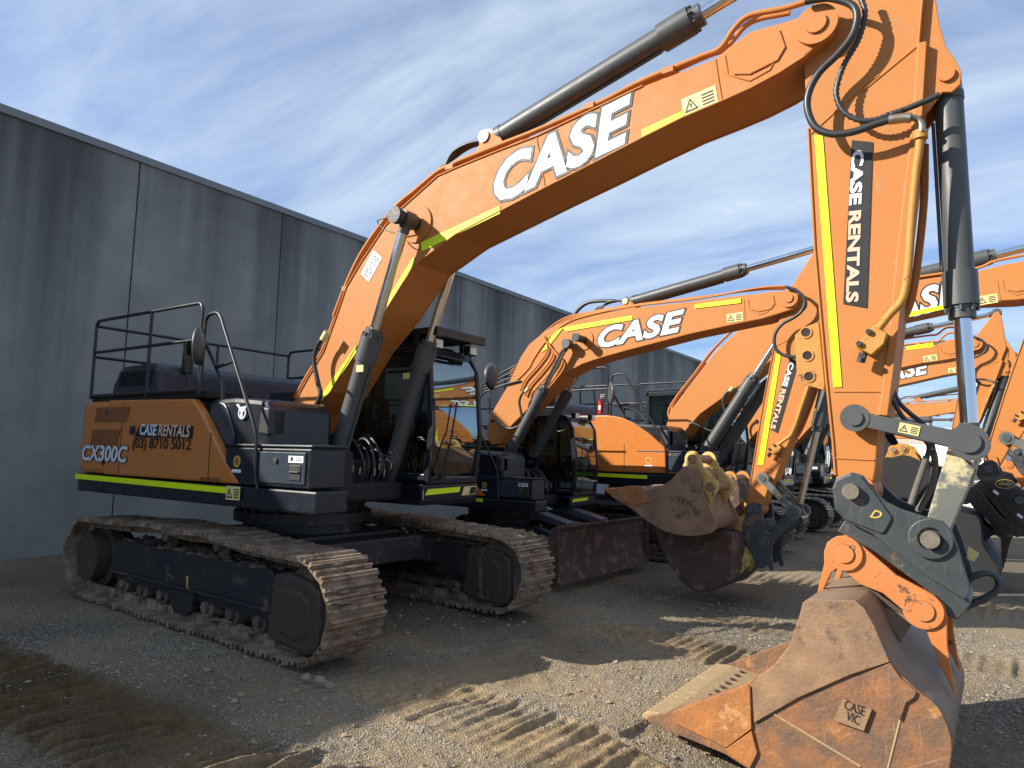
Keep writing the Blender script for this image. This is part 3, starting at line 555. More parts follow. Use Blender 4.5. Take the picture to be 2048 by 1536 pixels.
    B(MB().tube([(1.56, .62, 1.50), (1.60, .72, 1.9), (1.565, .86, 2.35)], .010, 6).box(1.55, 1.60, .58, .66, 1.46, 1.52), 'wiper', 'black_matt', 0, cb)
    B(MB().box(.70, .86, .425, .445, 2.02, 2.06).box(.66, .69, .425, .44, 1.95, 2.13), 'door_handle', 'black_metal', .004, cb)
    hh = MB()
    for z_ in (1.56, 2.12): hh.cyly(-1.735, z_, -1.51, -1.492, .018, 12).box(-1.76, -1.71, -1.503, -1.494, z_-.035, z_+.035)
    B(hh, 'hinge', 'frame_dark', 0, d)
    bt = MB()
    for k in range(7): bt.cyly(-2.2+k*.46, 1.255, -1.492, -1.482, .014, 8)
    B(bt, 'deck_bolt', 'frame_dark', 0)
    B(MB().tube([(-1.15, .9, 2.78), (-.6, .9, 2.62), (-.1, .7, 2.2)], .03, 8).box(-1.2, -.75, .3, .9, 2.36, 2.5), 'air_intake', 'black_matt', .01)
    # front rail and wiper on the cab side
    railing(root, [[S(v) for v in [(1.56, .47, 1.55), (1.60, .40, 1.6), (1.62, .40, 2.3), (1.56, .46, 2.36)]]], .014*s, 'grab_rail')
    if stripe:
        B(MB().prism([(-2.38, 1.343), (.80, 1.322), (.80, 1.382), (-2.38, 1.403)], -1.5035, -1.4985), 'reflective_strip', 'hivis', 0)
        B(MB().add([(1.526, .40, 1.285), (1.526, 1.0, 1.305), (1.526, 1.03, 1.365), (1.526, .45, 1.35)], [(0, 1, 2, 3)]), 'reflective_strip', 'hivis', 0)
    return cb
# ---- traced outlines of the first machine, in its own frame
BOOM = F1.T([(552, 885), (553, 850), (574, 833), (615, 758), (648, 703), (668, 648), (693, 575), (722, 526), (771, 452), (800, 420), (829, 394), (876, 352), (919, 333), (1001, 300), (1075, 272), (1180, 222), (1286, 172), (1430, 117), (1458, 94), (1500, 63), (1567, 44), (1602, 33), (1620, 22), (1640, 20), (1658, 31), (1667, 52), (1660, 72), (1641, 84), (1608, 114), (1558, 146), (1500, 177), (1442, 203), (1364, 236), (1282, 277), (1190, 325), (1091, 375), (1001, 422), (911, 469), (864, 504), (833, 527), (805, 568), (771, 622), (714, 693), (661, 784), (618, 827), (599, 868), (575, 895)], -YB)
ARM = F1.T([(1606, 117), (1606, 60), (1632, 0), (1672, -110), (1700, -185), (1722, -205), (1750, -190), (1790, -120), (1846, -15), (1837, 88), (1828, 234), (1802, 450), (1787, 595), (1777, 693), (1759, 830), (1751, 940), (1742, 985), (1722, 1010), (1700, 1013), (1680, 1000), (1671, 950), (1666, 882), (1653, 758), (1630, 498), (1617, 258)], -YA)
EAR = F1.T([(1815, 250), (1828, 100), (1838, -20), (1872, 0), (1879, 50), (1892, 95), (1912, 122), (1923, 146), (1921, 170), (1904, 186), (1885, 186), (1850, 232)], -.12)
COUP = F1.T([(1665, 977), (1673, 957), (1703, 944), (1726, 951), (1745, 977), (1771, 1003), (1804, 1019), (1856, 1035), (1885, 1042), (1903, 1061), (1918, 1100), (1940, 1172), (1942, 1188), (1929, 1199), (1843, 1146), (1778, 1094), (1745, 1068), (1693, 1042), (1670, 1019)], -.32)
COUP2 = F1.T([(1675, 1063), (1690, 1040), (1745, 1060), (1790, 1090), (1843, 1136), (1929, 1190), (1943, 1207), (1931, 1224), (1913, 1240), (1895, 1232), (1880, 1199), (1800, 1141), (1748, 1103), (1706, 1078)], -.27)
COUP3 = F1.T([(1668, 977), (1675, 960), (1703, 948), (1724, 954), (1748, 983), (1783, 1032), (1783, 1040), (1771, 1062), (1764, 1067), (1696, 1041), (1673, 1017)], -.33)
HLINK = F1.T([(1895, 900), (1945, 925), (1950, 940), (1936, 980), (1905, 1052), (1890, 1090), (1845, 1090), (1856, 1032)], -.15)
HOOK = F1.T([(1925, 1165), (1950, 1152), (1975, 1144), (1992, 1151), (2001, 1167), (1996, 1182), (1975, 1193), (1930, 1215)], .1)
EARP = F1.T([(1648, 1103), (1654, 1085), (1672, 1073), (1693, 1071), (1717, 1085), (1795, 1152), (1869, 1191), (1888, 1210), (1894, 1232), (1895, 1292), (1904, 1350), (1913, 1395), (1880, 1330), (1853, 1262), (1824, 1236), (1766, 1187), (1721, 1169), (1689, 1142), (1678, 1134), (1662, 1146), (1640, 1195), (1632, 1196), (1648, 1128)], -.31)
EP1, EP2 = F1.L(1687, 1107, -.34), F1.L(1846, 1222, -.34)
YK = .78
BK = F1.T([(1293, 1436), (1343, 1420), (1495, 1366), (1515, 1350), (1546, 1331), (1577, 1292), (1597, 1237), (1605, 1206), (1612, 1200), (1710, 1202), (1729, 1218), (1749, 1253), (1780, 1323), (1835, 1381), (1874, 1412), (1899, 1463), (1904, 1500), (1897, 1545), (1878, 1600), (1840, 1645), (1780, 1672), (1700, 1665), (1600, 1602), (1499, 1540), (1449, 1508), (1297, 1446)], -YK)
BK0 = list(BK)
def dens(P, n=4):
    P = [np.array(p) for p in P]; Q = [2*P[0]-P[1]]+P+[2*P[-1]-P[-2]]; o = []
    for i in range(1, len(Q)-2):
        a, b, c, d = Q[i-1:i+3]
        for k in range(n): t = k/n; o.append(tuple(.5*((2*b)+(c-a)*t+(2*a-5*b+4*c-d)*t*t+(-a+3*b-3*c+d)*t**3)))
    o.append(tuple(P[-1])); return o
BK = BK0[:9]+dens(BK0[9:23])+BK0[23:]
def offset_path(P, d):
    o = []
    for i in range(len(P)):
        a = np.array(P[max(i-1, 0)]); b = np.array(P[min(i+1, len(P)-1)]); t = (b-a)/np.linalg.norm(b-a); o.append((P[i][0]-t[1]*d, P[i][1]+t[0]*d))
    return o
def bucket_parts(par, S, mside, mshell, mear, medge, detail=True, ears=True, yk=YK):
    """shell, side plates, ears and pins of a bucket; S maps the traced outline to where it hangs"""
    V = S.v
    idx = list(range(8, len(BK)))+[0]                       # from the top lip round the back and floor to the cutting edge
    outer = [BK[i] for i in idx]; inner = offset_path(outer, -.03) if True else outer
    ring = outer+inner[::-1]
    sh = MB(); n = len(outer)
    for a, b in (((-yk+.035), (yk-.035)),):
        v = [(p[0], a, p[1]) for p in outer]+[(p[0], b, p[1]) for p in outer]+[(p[0], a, p[1]) for p in inner]+[(p[0], b, p[1]) for p in inner]
        f = [(i, i+1, i+1+n, i+n) for i in range(n-1)]+[(2*n+i, 3*n+i, 3*n+i+1, 2*n+i+1) for i in range(n-1)]+[(0, n, 3*n, 2*n), (n-1, 3*n-1, 4*n-1, 2*n-1)]
        sh.add(v, f, True)
    so_ = sh.xf(V).build('shell', mshell, par)
    for y in (-yk, yk-.04): MB().prism(BK, y, y+.04).xf(V).build('side_plate', mside, par, .006*S.k)
    lip0, lip1 = np.array(BK[0]), np.array(BK[-1]); fl = np.array(BK[-2])
    u = (fl-lip1)/np.linalg.norm(fl-lip1); nrm = np.array([-u[1], u[0]]); nrm = nrm if nrm[1] > 0 else -nrm
    e = MB().prism([tuple(lip1-u*.07-nrm*.005), tuple(lip1-u*.075+nrm*.02), tuple(lip1-u*.03+nrm*.06), tuple(lip1+u*.10+nrm*.085), tuple(lip1+u*.42+nrm*.085), tuple(lip1+u*.42-nrm*.005)], -yk+.042, yk-.042); eo = e.xf(V).build('cutting_edge', medge, par, .012)
    if detail:
        h = MB()
        for k in range(11): y = -yk+.16+k*.125; c = lip1+u*.21+nrm*.086; h.cyl((c[0], y, c[1]), (c[0]+nrm[0]*.010, y, c[1]+nrm[1]*.010), .022, 10)
        h.xf(V).build('edge_bolt', 'rust_dark', eo)
    # wear plates on the outside
    if detail:
        w1 = F1.T([(1344, 1424), (1494, 1369), (1500, 1374), (1503, 1458), (1452, 1496), (1345, 1444)], -YK-.02); MB().prism(w1, -yk-.022, -yk-.001).xf(V).build('wear_plate', 'rust_bright', par, .004)
        w2 = F1.T([(1505, 1452), (1600, 1398), (1700, 1352), (1778, 1326), (1790, 1345), (1833, 1384), (1828, 1396), (1812, 1404), (1798, 1440), (1776, 1428), (1718, 1350), (1600, 1400)], -YK-.02)
        w3 = F1.T([(1718, 1352), (1780, 1326), (1800, 1355), (1833, 1384), (1828, 1396), (1812, 1406), (1800, 1442), (1765, 1405), (1740, 1375)], -YK-.02)
        MB().prism(w3, -yk-.02, -yk-.001).xf(V).build('wear_plate', mside, par, .003)
        w4 = F1.T([(1597, 1240), (1605, 1206), (1614, 1199), (1710, 1201), (1729, 1217), (1749, 1253), (1779, 1324), (1700, 1350), (1600, 1394), (1508, 1446), (1504, 1372), (1518, 1352), (1548, 1333), (1578, 1293)], -YK-.02)
        MB().prism(w4, -yk-.02, -yk-.001).xf(V).build('wear_plate', 'rust_purple', par, .004)
        w5 = F1.T([(1503, 1462), (1452, 1498), (1458, 1510), (1500, 1536), (1512, 1512), (1514, 1505)], -YK-.02)
        MB().prism(w5, -yk-.022, -yk-.001).xf(V).build('wear_plate', 'rust_bright', par, .004)
        w6 = F1.T([(1689, 1397), (1700, 1405), (1744, 1419), (1728, 1462), (1668, 1441), (1680, 1410)], -YK-.02)
        b6 = MB().prism(w6, -yk-.024, -yk-.001).xf(V).build('name_plate', 'rust_purple', par, .002)
        q = lambda a, b: F1.L(a, b, -YK-.024)
        letter('lettering', 'CASE', b6, 'ink', q(1688, 1417), q(1728, 1432), .055, -yk-.0245, bold=.0)
        letter('lettering', 'VIC', b6, 'ink', q(1691, 1439), q(1717, 1450), .055, -yk-.0245, bold=.0)
        wl = MB()
        for a, b in (((1545, 1430), (1720, 1536)), ((1800, 1440), (1770, 1560))):
            A_, B_ = q(a[0], a[1]), q(b[0], b[1]); wl.tube([(A_[0], -yk, A_[1]), (B_[0], -yk, B_[1])], .007, 6, curve=False)
        wl.xf(V).build('weld_seam', 'dirt_steel', par)
    if ears:
        for sg in (-1, 1):
            y = -.31 if sg < 0 else .28
            e = MB().prism(EARP, y, y+.045 if sg < 0 else y+.045); eo = e.xf(V).build('ear', mear, par, .006*S.k)
            for c in (EP1, EP2): MB().annulus(c[0], c[1], y-.022, y+.002 if sg < 0 else y+.06, .115, .062).xf(V).build('pin_boss', mear, eo, .004)
        for c in (EP1, EP2): MB().cyly(c[0], c[1], -.345, .345, .062).xf(V).build('pin', mear, par, .005)
        t0, t1 = np.array(F1.L(1720, 1195, -.3)), np.array(F1.L(1760, 1300, -.3))
        MB().prism([BK[9], tuple(t0), tuple(np.array(EP2)+[-.05, -.06]), BK0[12]], -.27, .27).xf(V).build('ear_web', mshell, par, .01)
def front_gear(root, J, s, tags, first=False, coup='coupler_dark', bk=('rust', 'shell_grey', 'orange_worn', 'dirt_steel'), custom=None, pipes=True, arm_text=True, boom_text=None, strips=True, bk_k=None):
    SB = Sim(J1['foot'], J1['tip'], J['foot'], J['tip'], s); SA = Sim(J1['tip'], J1['P'], J['tip'], J['P'], s); SC = Sim(J1['P'], J1['C2'], J['P'], J['C2'], s if bk_k is None else bk_k)
    bct = J.get('bct', SB.p(J1['bct'])); acf = SB.p(J1['acf']); A = SA.p(J1['A']); E = SA.p(J1['E']); L0 = J.get('L0', SA.p(J1['L0'])); LE = J.get('LE', SC.p(J1['LE'])); P, C2 = J['P'], J['C2']
    def B(mb, nm, mt, S_, bev=.006, par=root): return mb.xf(S_.v).build(nm, mt, par, bev)
    # boom: side webs with overhanging top and bottom flanges
    if custom and 'boom' in custom: bo = MB().prism(custom['boom'], -YB*s, YB*s).build('boom', 'orange', root, .012)
    else: bo = B(MB().prism(BOOM, -YB, YB), 'boom', 'orange', SB, .012)
    w1 = MB(); q = lambda a, b: F1.L(a, b, -YB)
    for pts in (((1073, 274), (1081, 318), (1090, 373)), ((1431, 119), (1437, 160), (1444, 200)), ((1450, 112), (1456, 150), (1500, 162), (1540, 140), (1556, 108)),):
        w1.tube([(q(*p)[0], -YB-.001, q(*p)[1]) for p in pts], .008, 6, curve=False)
    for y in ((-YB-.004, YB+.004) if not (custom and 'boom' in custom) else ()):
        w1.tube([(p[0], y, p[1]) for p in BOOM[2:17]], .010, 6, curve=False); w1.tube([(p[0], y, p[1]) for p in BOOM[28:45]], .010, 6, curve=False)
    B(w1, 'weld_seam', 'orange', SB, 0, bo)
    # raised doubler at the tip
    db = F1.T([(1500, 78), (1560, 60), (1572, 95), (1556, 122), (1500, 150), (1468, 150), (1462, 108)], -YB)
    B(MB().prism(db, -YB-.014, -YB), 'doubler_plate', 'orange', SB, .006, bo)
    c = J1['tip']; B(MB().cyly(c[0], c[1], -YB-.035, -YB, .15, 36).cyly(c[0], c[1], -YB-.055, -YB, .075, 28), 'pin_boss', 'orange', SB, .006, bo)
    B(MB().cyly(c[0], c[1], YB, YB+.035, .15, 36), 'pin_boss', 'orange', SB, .006, bo)
    c = J1['bct']; B(MB().cyly(c[0], c[1], -YB-.02, YB+.02, .20, 36), 'pin_boss', 'orange', SB, .008, bo); B(MB().cyly(c[0], c[1], -.60, .60, .072).cyly(c[0], c[1], -.62, -.56, .085), 'pin', 'frame_dark', SB, .008, bo)
    # arm cylinder lug on top of the boom
    c = J1['acf']; lug = F1.T([(945, 322), (955, 300), (968, 278), (985, 268), (1003, 276), (1010, 290), (1060, 275), (1020, 296)], -.12)
    for y in (-.14, .11): B(MB().prism(lug, y, y+.03), 'cylinder_lug', 'orange', SB, .004, bo)
    B(MB().cyly(c[0], c[1], -.16, .16, .06), 'pin', 'bare_steel', SB, .004, bo)
    # arm
    am = B(MB().prism(ARM, -YA, YA), 'arm', 'orange', SA, .010)
    w2 = MB(); q = lambda a, b: F1.L(a, b, -YA)
    for y in (-YA-.004, YA+.004):
        w2.tube([(p[0], y, p[1]) for p in ARM[8:15]], .010, 6, curve=False); w2.tube([(p[0], y, p[1]) for p in ARM[20:25]], .010, 6, curve=False)
    for pts in (((1726, 182), (1835, 92)), ((1622, 268), (1735, 165), (1760, 150)), ((1668, 783), (1762, 783)), ((1672, 916), (1748, 920))):
        w2.tube([(q(*p)[0], -YA-.001, q(*p)[1]) for p in pts], .007, 6, curve=False)
    B(w2, 'weld_seam', 'orange', SA, 0, am)
    B(MB().prism(offset_path(ARM[9:15], .0)+offset_path(ARM[9:15], .05)[::-1], -YA-.02, YA+.02), 'arm_flange', 'orange', SA, .004, am)
    for y in (-.135, .105): B(MB().prism(EAR, y, y+.03), 'cylinder_lug', 'orange', SA, .005, am)
    c = J1['E']; B(MB().cyly(c[0], c[1], -.16, .16, .05), 'pin', 'orange_worn', SA, .004, am)
    c = J1['P']; B(MB().cyly(c[0], c[1], -YA-.02, YA+.02, .12), 'pin_boss', 'orange_worn', SA, .006, am)
    # cylinders
    k = s
    for y in (-.43, .43): cylinder_part(root, J['bcf'], bct, y*k, .098*k, .052*k, J.get('bfrac', .585), 'boom_cylinder')
    cylinder_part(root, acf, A, 0, .105*k, .058*k, J.get('afrac', .62), 'arm_cylinder')
    cylinder_part(root, E, LE, 0, .088*k, .052*k, J.get('cfrac', .64), 'bucket_cylinder')
    # links
    for y in (-.30, .25):
        y *= k; l = MB().prism(bar_poly(L0+(LE-L0)*.1, LE-(LE-L0)*.1, .048*k, .055*k), y+.006*k, y+.044*k).cyly(L0[0], L0[1], y, y+.05*k, .092*k).cyly(LE[0], LE[1], y, y+.05*k, .112*k)
        lo = l.build('side_link', 'steel_grey' if first else 'link_worn', root, .006*k)
        MB().cyly(L0[0], L0[1], y-.016*k, y+.066*k, .052*k).cyly(LE[0], LE[1], y-.02*k, y+.07*k, .068*k).build('pin', 'steel_grey', lo, .004)
    Sh = Sim(J1['LE'], J1['C2'], LE, C2, k)
    for y in (-.19, .13): MB().prism(HLINK, y, y+.06).xf(Sh.v).build('bucket_link', 'link_worn' if first else coup, root, .008)
    # coupler
    if custom and 'coupler' in custom:
        cp = MB().prism(custom['coupler'], -.30*k, -.24*k).prism(custom['coupler'], .24*k, .30*k).prism([tuple(np.array(P)*.5+np.array(C2)*.5+np.array(d_)*k) for d_ in ((-.1, -.1), (.1, -.1), (.1, .1), (-.1, .1))], -.24*k, .24*k).build('quick_coupler', coup, root, .008)
        for c in (P, C2): MB().annulus(c[0], c[1], -.33*k, -.30*k, .095*k, .05*k).cyly(c[0], c[1], -.36*k, .34*k, .05*k).build('pin', 'steel_grey', cp, .004)
    else:
        cp = B(MB().prism(COUP, -.335, -.29).prism(COUP, .29, .335).prism(COUP2, -.27, -.235).prism(COUP2, .235, .27).prism(COUP2, -.23, .23), 'quick_coupler', coup, SC, .007)
        B(MB().prism(COUP3, -.352, -.336), 'cover_plate', coup, SC, .006, cp)
        for nm, c, ro, ri in (('a', J1['P'], .0, .05), ('b', J1['C2'], .125, .052)):
            if ro: B(MB().annulus(c[0], c[1], -.362, -.336, ro, .07), 'pin_boss', coup, SC, .006, cp)
            B(MB().cyly(c[0], c[1], -.41, .36, ri+.002), 'pin', 'bare_steel' if first else 'steel_grey', SC, .004, cp)
        hk = [(F1.L(a, b, .1)[0], .1, F1.L(a, b, .1)[1]) for a, b in ((1925, 1168), (1948, 1153), (1972, 1146), (1990, 1152), (1998, 1167), (1992, 1182), (1970, 1196), (1928, 1216))]; B(MB().tube(hk, .022, 8), 'lifting_lug', coup, SC, 0, cp)
        if not first: 
            c = np.array(J1['P'])*.35+np.array(J1['C2'])*.65; 
    # bucket
    if custom and 'bucket' in custom:
        cb_ = custom['bucket']; poly = cb_['poly']; y0, y1 = cb_['y']
        bko = MB().prism(poly, y0, y1).build('bucket', bk[0], root, .03)
        for y in (y0-.012, y1-.02): MB().prism([tuple(np.array(p)*.94+np.mean(poly, 0)*.06) for p in poly[4:]], y, y+.03).build('side_plate', bk[1], bko, .01)
        for y in (-.24*k, .20*k):
            eo = MB().prism(cb_['ear'], y, y+.04).build('ear', bk[2], bko, .005)
            for c in cb_['pins']: MB().annulus(c[0], c[1], y-.02, y+.0, .085*k, .05*k).build('pin_boss', bk[2], eo, .003)
        for c in cb_['pins']: MB().cyly(c[0], c[1], -.29*k, .29*k, .048*k).build('pin', bk[2], bko, .004)
    else:
        bko = empty_child('bucket', root); bucket_parts(bko, SC, *bk, detail=first)
    # pipes on boom and arm
    if pipes:
        pp = MB(); cust = custom and 'boom' in custom; L = lambda pts, y: [(F1.L(a, b, y)[0], y, F1.L(a, b, y)[1]) for a, b in pts]
        pp.tube(L([(668, 632), (690, 575), (722, 508), (766, 444), (797, 408), (829, 382), (876, 343), (905, 330), (919, 322), (1001, 289), (1075, 260), (1200, 205), (1286, 161), (1400, 114), (1440, 97), (1468, 58), (1500, 31), (1567, 17), (1611, 4)], -.22), .024, 10)
        pp.tube(L([(590, 795), (612, 755), (645, 700), (666, 645), (690, 575), (722, 515), (770, 447), (829, 388), (876, 347), (1001, 293), (1200, 208), (1400, 118), (1450, 97)], -.18), .020, 8)
        pp.tube(L([(690, 590), (722, 515), (770, 447), (829, 388), (876, 347), (1001, 293), (1200, 208), (1400, 118), (1450, 97), (1500, 45), (1580, 25)], .16), .024, 8)
        for a, b in ((905, 336), (1183, 215), (1340, 144), (697, 578)): 
            c = F1.L(a, b, -.2); pp.box(c[0]-.05, c[0]+.05, -.26, .2, c[1]-.03, c[1]+.02)
        if not cust: B(pp, 'oil_pipe', 'orange', SB, 0, bo)
        ap = MB(); ap.tube(L([(1841, 262), (1838, 300), (1831, 351), (1822, 450), (1819, 500), (1813, 563), (1803, 602), (1780, 628), (1757, 657)], -.30), .027, 10)
        ap.cyl(tuple(L([(1841, 262)], -.30)[0]), tuple(L([(1841, 278)], -.30)[0]), .045, 16)
        B(ap, 'oil_pipe', 'ochre', SA, 0, am)
        ap2 = MB().tube(L([(1850, 290), (1848, 400), (1836, 520), (1825, 590), (1812, 628), (1798, 652)], .12), .026, 10); B(ap2, 'oil_pipe', 'orange', SA, 0, am)
        bl = F1.T([(1713, 695), (1752, 652), (1776, 668), (1770, 690), (1745, 712)], -.24); B(MB().prism(bl, -.30, -.19), 'valve_block', 'ochre', SA, .006, am)
        v2 = MB(); 
        for a, b in ((1738, 664), (1719, 688), (1726, 713)): c = F1.L(a, b, -.3); v2.cyly(c[0], c[1], -.325, -.30, .02, 6)
        c = F1.L(1726, 713, -.3); v2.cyl((c[0], -.27, c[1]+.03), (c[0]-.02, -.27, c[1]-.035), .03, 6); B(v2, 'bolt', 'frame_dark', SA, 0, am)
        H = MB(); H.tube(L([(1611, 3), (1640, -2), (1664, -3), (1702, 9), (1714, 32), (1705, 70), (1676, 108), (1638, 146), (1617, 187), (1616, 223), (1632, 255), (1664, 268), (1705, 264), (1749, 249), (1778, 240)], -.36), .026, 12)
        B(H, 'hydraulic_hose', 'rubber', SA if first else SA, 0, am)
        H = MB().tube(L([(1778, 240), (1807, 236), (1822, 236)], -.36), .033, 12).tube(L([(1815, 236), (1831, 237), (1843, 249), (1843, 264)], -.33), .022, 12); B(H, 'hose_fitting', 'bare_steel', SA, 0, am)
        if first:
            H = MB().tube(L([(1718, -12), (1723, 0), (1730, 29), (1717, 79), (1690, 126), (1676, 164), (1673, 193), (1687, 223), (1717, 240), (1749, 240), (1781, 228)], -.31), .019, 10, ribs=.012)
            H.tube(L([(1781, 228), (1807, 220)], -.31), .019, 10, ribs=.012); B(H, 'corrugated_hose', 'rubber', SA, 0, am)
            B(MB().tube(L([(1805, 221), (1851, 202), (1880, 189)], -.28), .02, 10), 'hydraulic_hose', 'rubber', SA, 0, am)
        H = MB()
        H.tube(L([(655, 668), (636, 690), (628, 722), (636, 765), (641, 790), (628, 814), (600, 828), (573, 815), (555, 805), (545, 813)], -.42), .026, 12)
        for d_ in (0, 1, 2): H.tube(L([(990-d_*5, 280+d_*3), (960-d_*4, 282+d_*4), (930, 290+d_*5), (905, 306+d_*6), (890-d_*4, 334), (880-d_*5, 350)], .04*d_-.04), .02, 10)
        H.tube(L([(1044, 245), (1050, 226), (1062, 220), (1075, 226)], -.05), .012, 8)
        B(H, 'hydraulic_hose', 'rubber', SB, 0, bo)
        B(MB().cyl(L([(655, 664)], -.42)[0], L([(646, 680)], -.42)[0], .04, 14), 'hose_fitting', 'label_yellow', SB, 0, bo)
        if first: B(MB().tube(L([(808, 430), (780, 434), (755, 442), (768, 458), (790, 466)], -.5), .007, 6), 'grease_line', 'black_metal', SB, 0, bo)
    if strips:
        for pts in (((1284, 260), (1284, 275), (1366, 236), (1368, 221)), ((843, 485), (845, 503), (1001, 427), (1000, 412)), ((768, 612), (772, 606), (806, 548), (829, 513), (829, 528), (805, 565), (776, 612)), ((617, 822), (640, 795), (714, 690), (712, 706), (661, 782), (619, 827))):
            B(MB().prism(F1.T(pts, -YB), -YB-.0075, -YB-.0035), 'reflective_strip', 'hivis', SB, 0, bo)
        B(MB().prism(F1.T([(1629, 271), (1646, 272), (1684, 774), (1667, 775)], -YA), -YA-.0075, -YA-.0035), 'reflective_strip', 'hivis', SA, 0, am)
    yb, ya = -YB*s, -YA*s
    if boom_text is not False:
        q = lambda a, b: SB.p(F1.L(a, b, -YB)); p0, p1 = q(994, 411), q(1281, 275); 
        if boom_text: p0, p1, hh = boom_text
        else: hh = .43*SB.k
        letter('lettering', 'CASE', bo, 'white', p0, p1, hh, yb-.003, bold=.04, shear=.34, out='ink', spacing=1.06, outw=.042, lift=.006)
    q = lambda a, b: SB.p(F1.L(a, b, -YB)); warn(bo, q(1368, 234), q(1437, 205), .155*SB.k, yb-.002)
    if arm_text:
        q = lambda a, b: SA.p(F1.L(a, b, -YA))
        plate('decal', [q(1704, 281), q(1746, 285), q(1734, 616), q(1687, 608)], ya-.0035, 'ink', am)
        letter('lettering', 'CASE', am, 'white', q(1704, 303), q(1698, 412), .082*SA.k, ya-.0085, bold=.045, spacing=1.0)
        letter('lettering', 'RENTALS', am, 'peach', q(1698, 424), q(1692, 606), .082*SA.k, ya-.0085, bold=.04, spacing=1.0)
    um = (L0+LE)/2; dd = (LE-L0)/np.linalg.norm(LE-L0)
    warn(root, um-dd*.06*k-np.array([-dd[1], dd[0]])*.032*k, um+dd*.06*k-np.array([-dd[1], dd[0]])*.032*k, .066*k, -.294*k-.003)
    return bo, am, SB, SA, SC, dict(L0=L0, LE=LE, E=E, A=A)
def empty_child(name, root):
    o = bpy.data.objects.new(name, None); scene.collection.objects.link(o); o.parent = root; o.empty_display_size = .1; return o
mat('hood_navy', (.018, .024, .036), .35, col2=(.024, .03, .042), nscale=2)
mat('vent', (.24, .08, .02), .6, col2=(.2, .07, .015), nscale=160)
mat('navy_light', (.035, .045, .06), .25, coat=.3)
mat('red_ochre', (.35, .12, .03), .5); mat('peach', (.75, .48, .34), .5)
mat('container_dark', (.045, .055, .075), .5, col2=(.06, .07, .09), nscale=5, dirt=(.12, .1, .08), dirt_amt=.1)
mat('joint_dark', (.03, .035, .045), .9); mat('coping', (.19, .21, .22), .6, .1); mat('shed_cream', (.40, .32, .26), .8, col2=(.36, .29, .24), nscale=.3); mat('shed_roof', (.45, .42, .4), .6); mat('shed_door', (.5, .5, .48), .6); mat('pole_wood', (.16, .12, .09), .9)
# ------------------------------------------------------------------ machine 1 (foreground)
grp = 'orange crawler excavators parked in a row along the wall'
m1 = empty('excavator', 'nearest orange excavator, phone number on its side, large rusty bucket resting in the foreground', 'excavator', (0, 0, 0), R(2.1), grp)
undercarriage(m1, 1.0, R(-2.1), 'track_shoe', seed=11)
upper_body(m1, 1.0)
bo, am, SB, SA, SC, X1 = front_gear(m1, J1, 1.0, {}, first=True)
q = lambda a, b: F1.L(a, b, -1.50)
plate('decal', [q(279, 851), q(387, 852), q(384, 877), q(269, 874)], -1.4985, 'ink', m1)
letter('lettering', 'CASE', m1, 'silver_letter', q(280, 870), q(314, 872), .125, -1.503, bold=.03, shear=.15)
letter('lettering', 'RENTALS', m1, 'peach', q(317, 872), q(380, 875), .125, -1.503, bold=.02, shear=.15)
letter('lettering', '(03) 8710 5012', m1, 'ink', q(264, 902), q(381, 907), .15, -1.500, bold=.012, spacing=.95)
letter('lettering', 'CX300C', m1, 'silver_letter', q(164, 921), q(254, 926), .19, -1.502, bold=.03, shear=.12, out='ink', outw=.03, lift=.005)
letter('lettering', 'PS3007423', m1, 'ink', q(401, 963), q(441, 965), .045, -1.501, bold=.0)
warn(m1, q(452, 999), q(480, 1001), .13, -1.5035)
# emblem on the tank: ring with a bird shape across it
e = MB(); c = F1.L(487, 826, -1.39)
e.annulus(c[0], c[1], -1.408, -1.400, .062, .046, 28).prism([(c[0]-.10, c[1]+.085), (c[0]-.06, c[1]+.09), (c[0]-.02, c[1]+.05), (c[0]+.02, c[1]+.06), (c[0]+.08, c[1]+.075), (c[0]+.05, c[1]+.03), (c[0]+.012, c[1]+.0), (c[0]+.02, c[1]-.045), (c[0]-.02, c[1]-.045), (c[0]-.015, c[1]+.01), (c[0]-.05, c[1]+.045)], -1.412, -1.404)
e.build('emblem', 'silver_letter', m1)
# hoses that loop from the arm to the coupler
L = lambda pts, y: [(F1.L(a, b, y)[0], y, F1.L(a, b, y)[1]) for a, b in pts]
hz = MB()
hz.tube(L([(1786, 690), (1779, 740), (1780, 775), (1790, 808), (1812, 842), (1850, 880), (1858, 897), (1850, 925), (1836, 965), (1822, 1010)], -.05), .016, 10)
hz.tube(L([(1786, 690), (1783, 760), (1795, 800), (1818, 825), (1848, 850), (1862, 880), (1870, 928), (1864, 972), (1835, 1025)], .03), .016, 10)
hz.build('hydraulic_hose', 'rubber', m1)
hz = MB(); hz.tube(L([(1853, 912), (1850, 925), (1836, 965), (1822, 1008)], -.055), .021, 10).tube(L([(1867, 905), (1870, 928), (1864, 972), (1836, 1022)], .025), .021, 10); hz.build('hydraulic_hose', 'sleeve', m1)
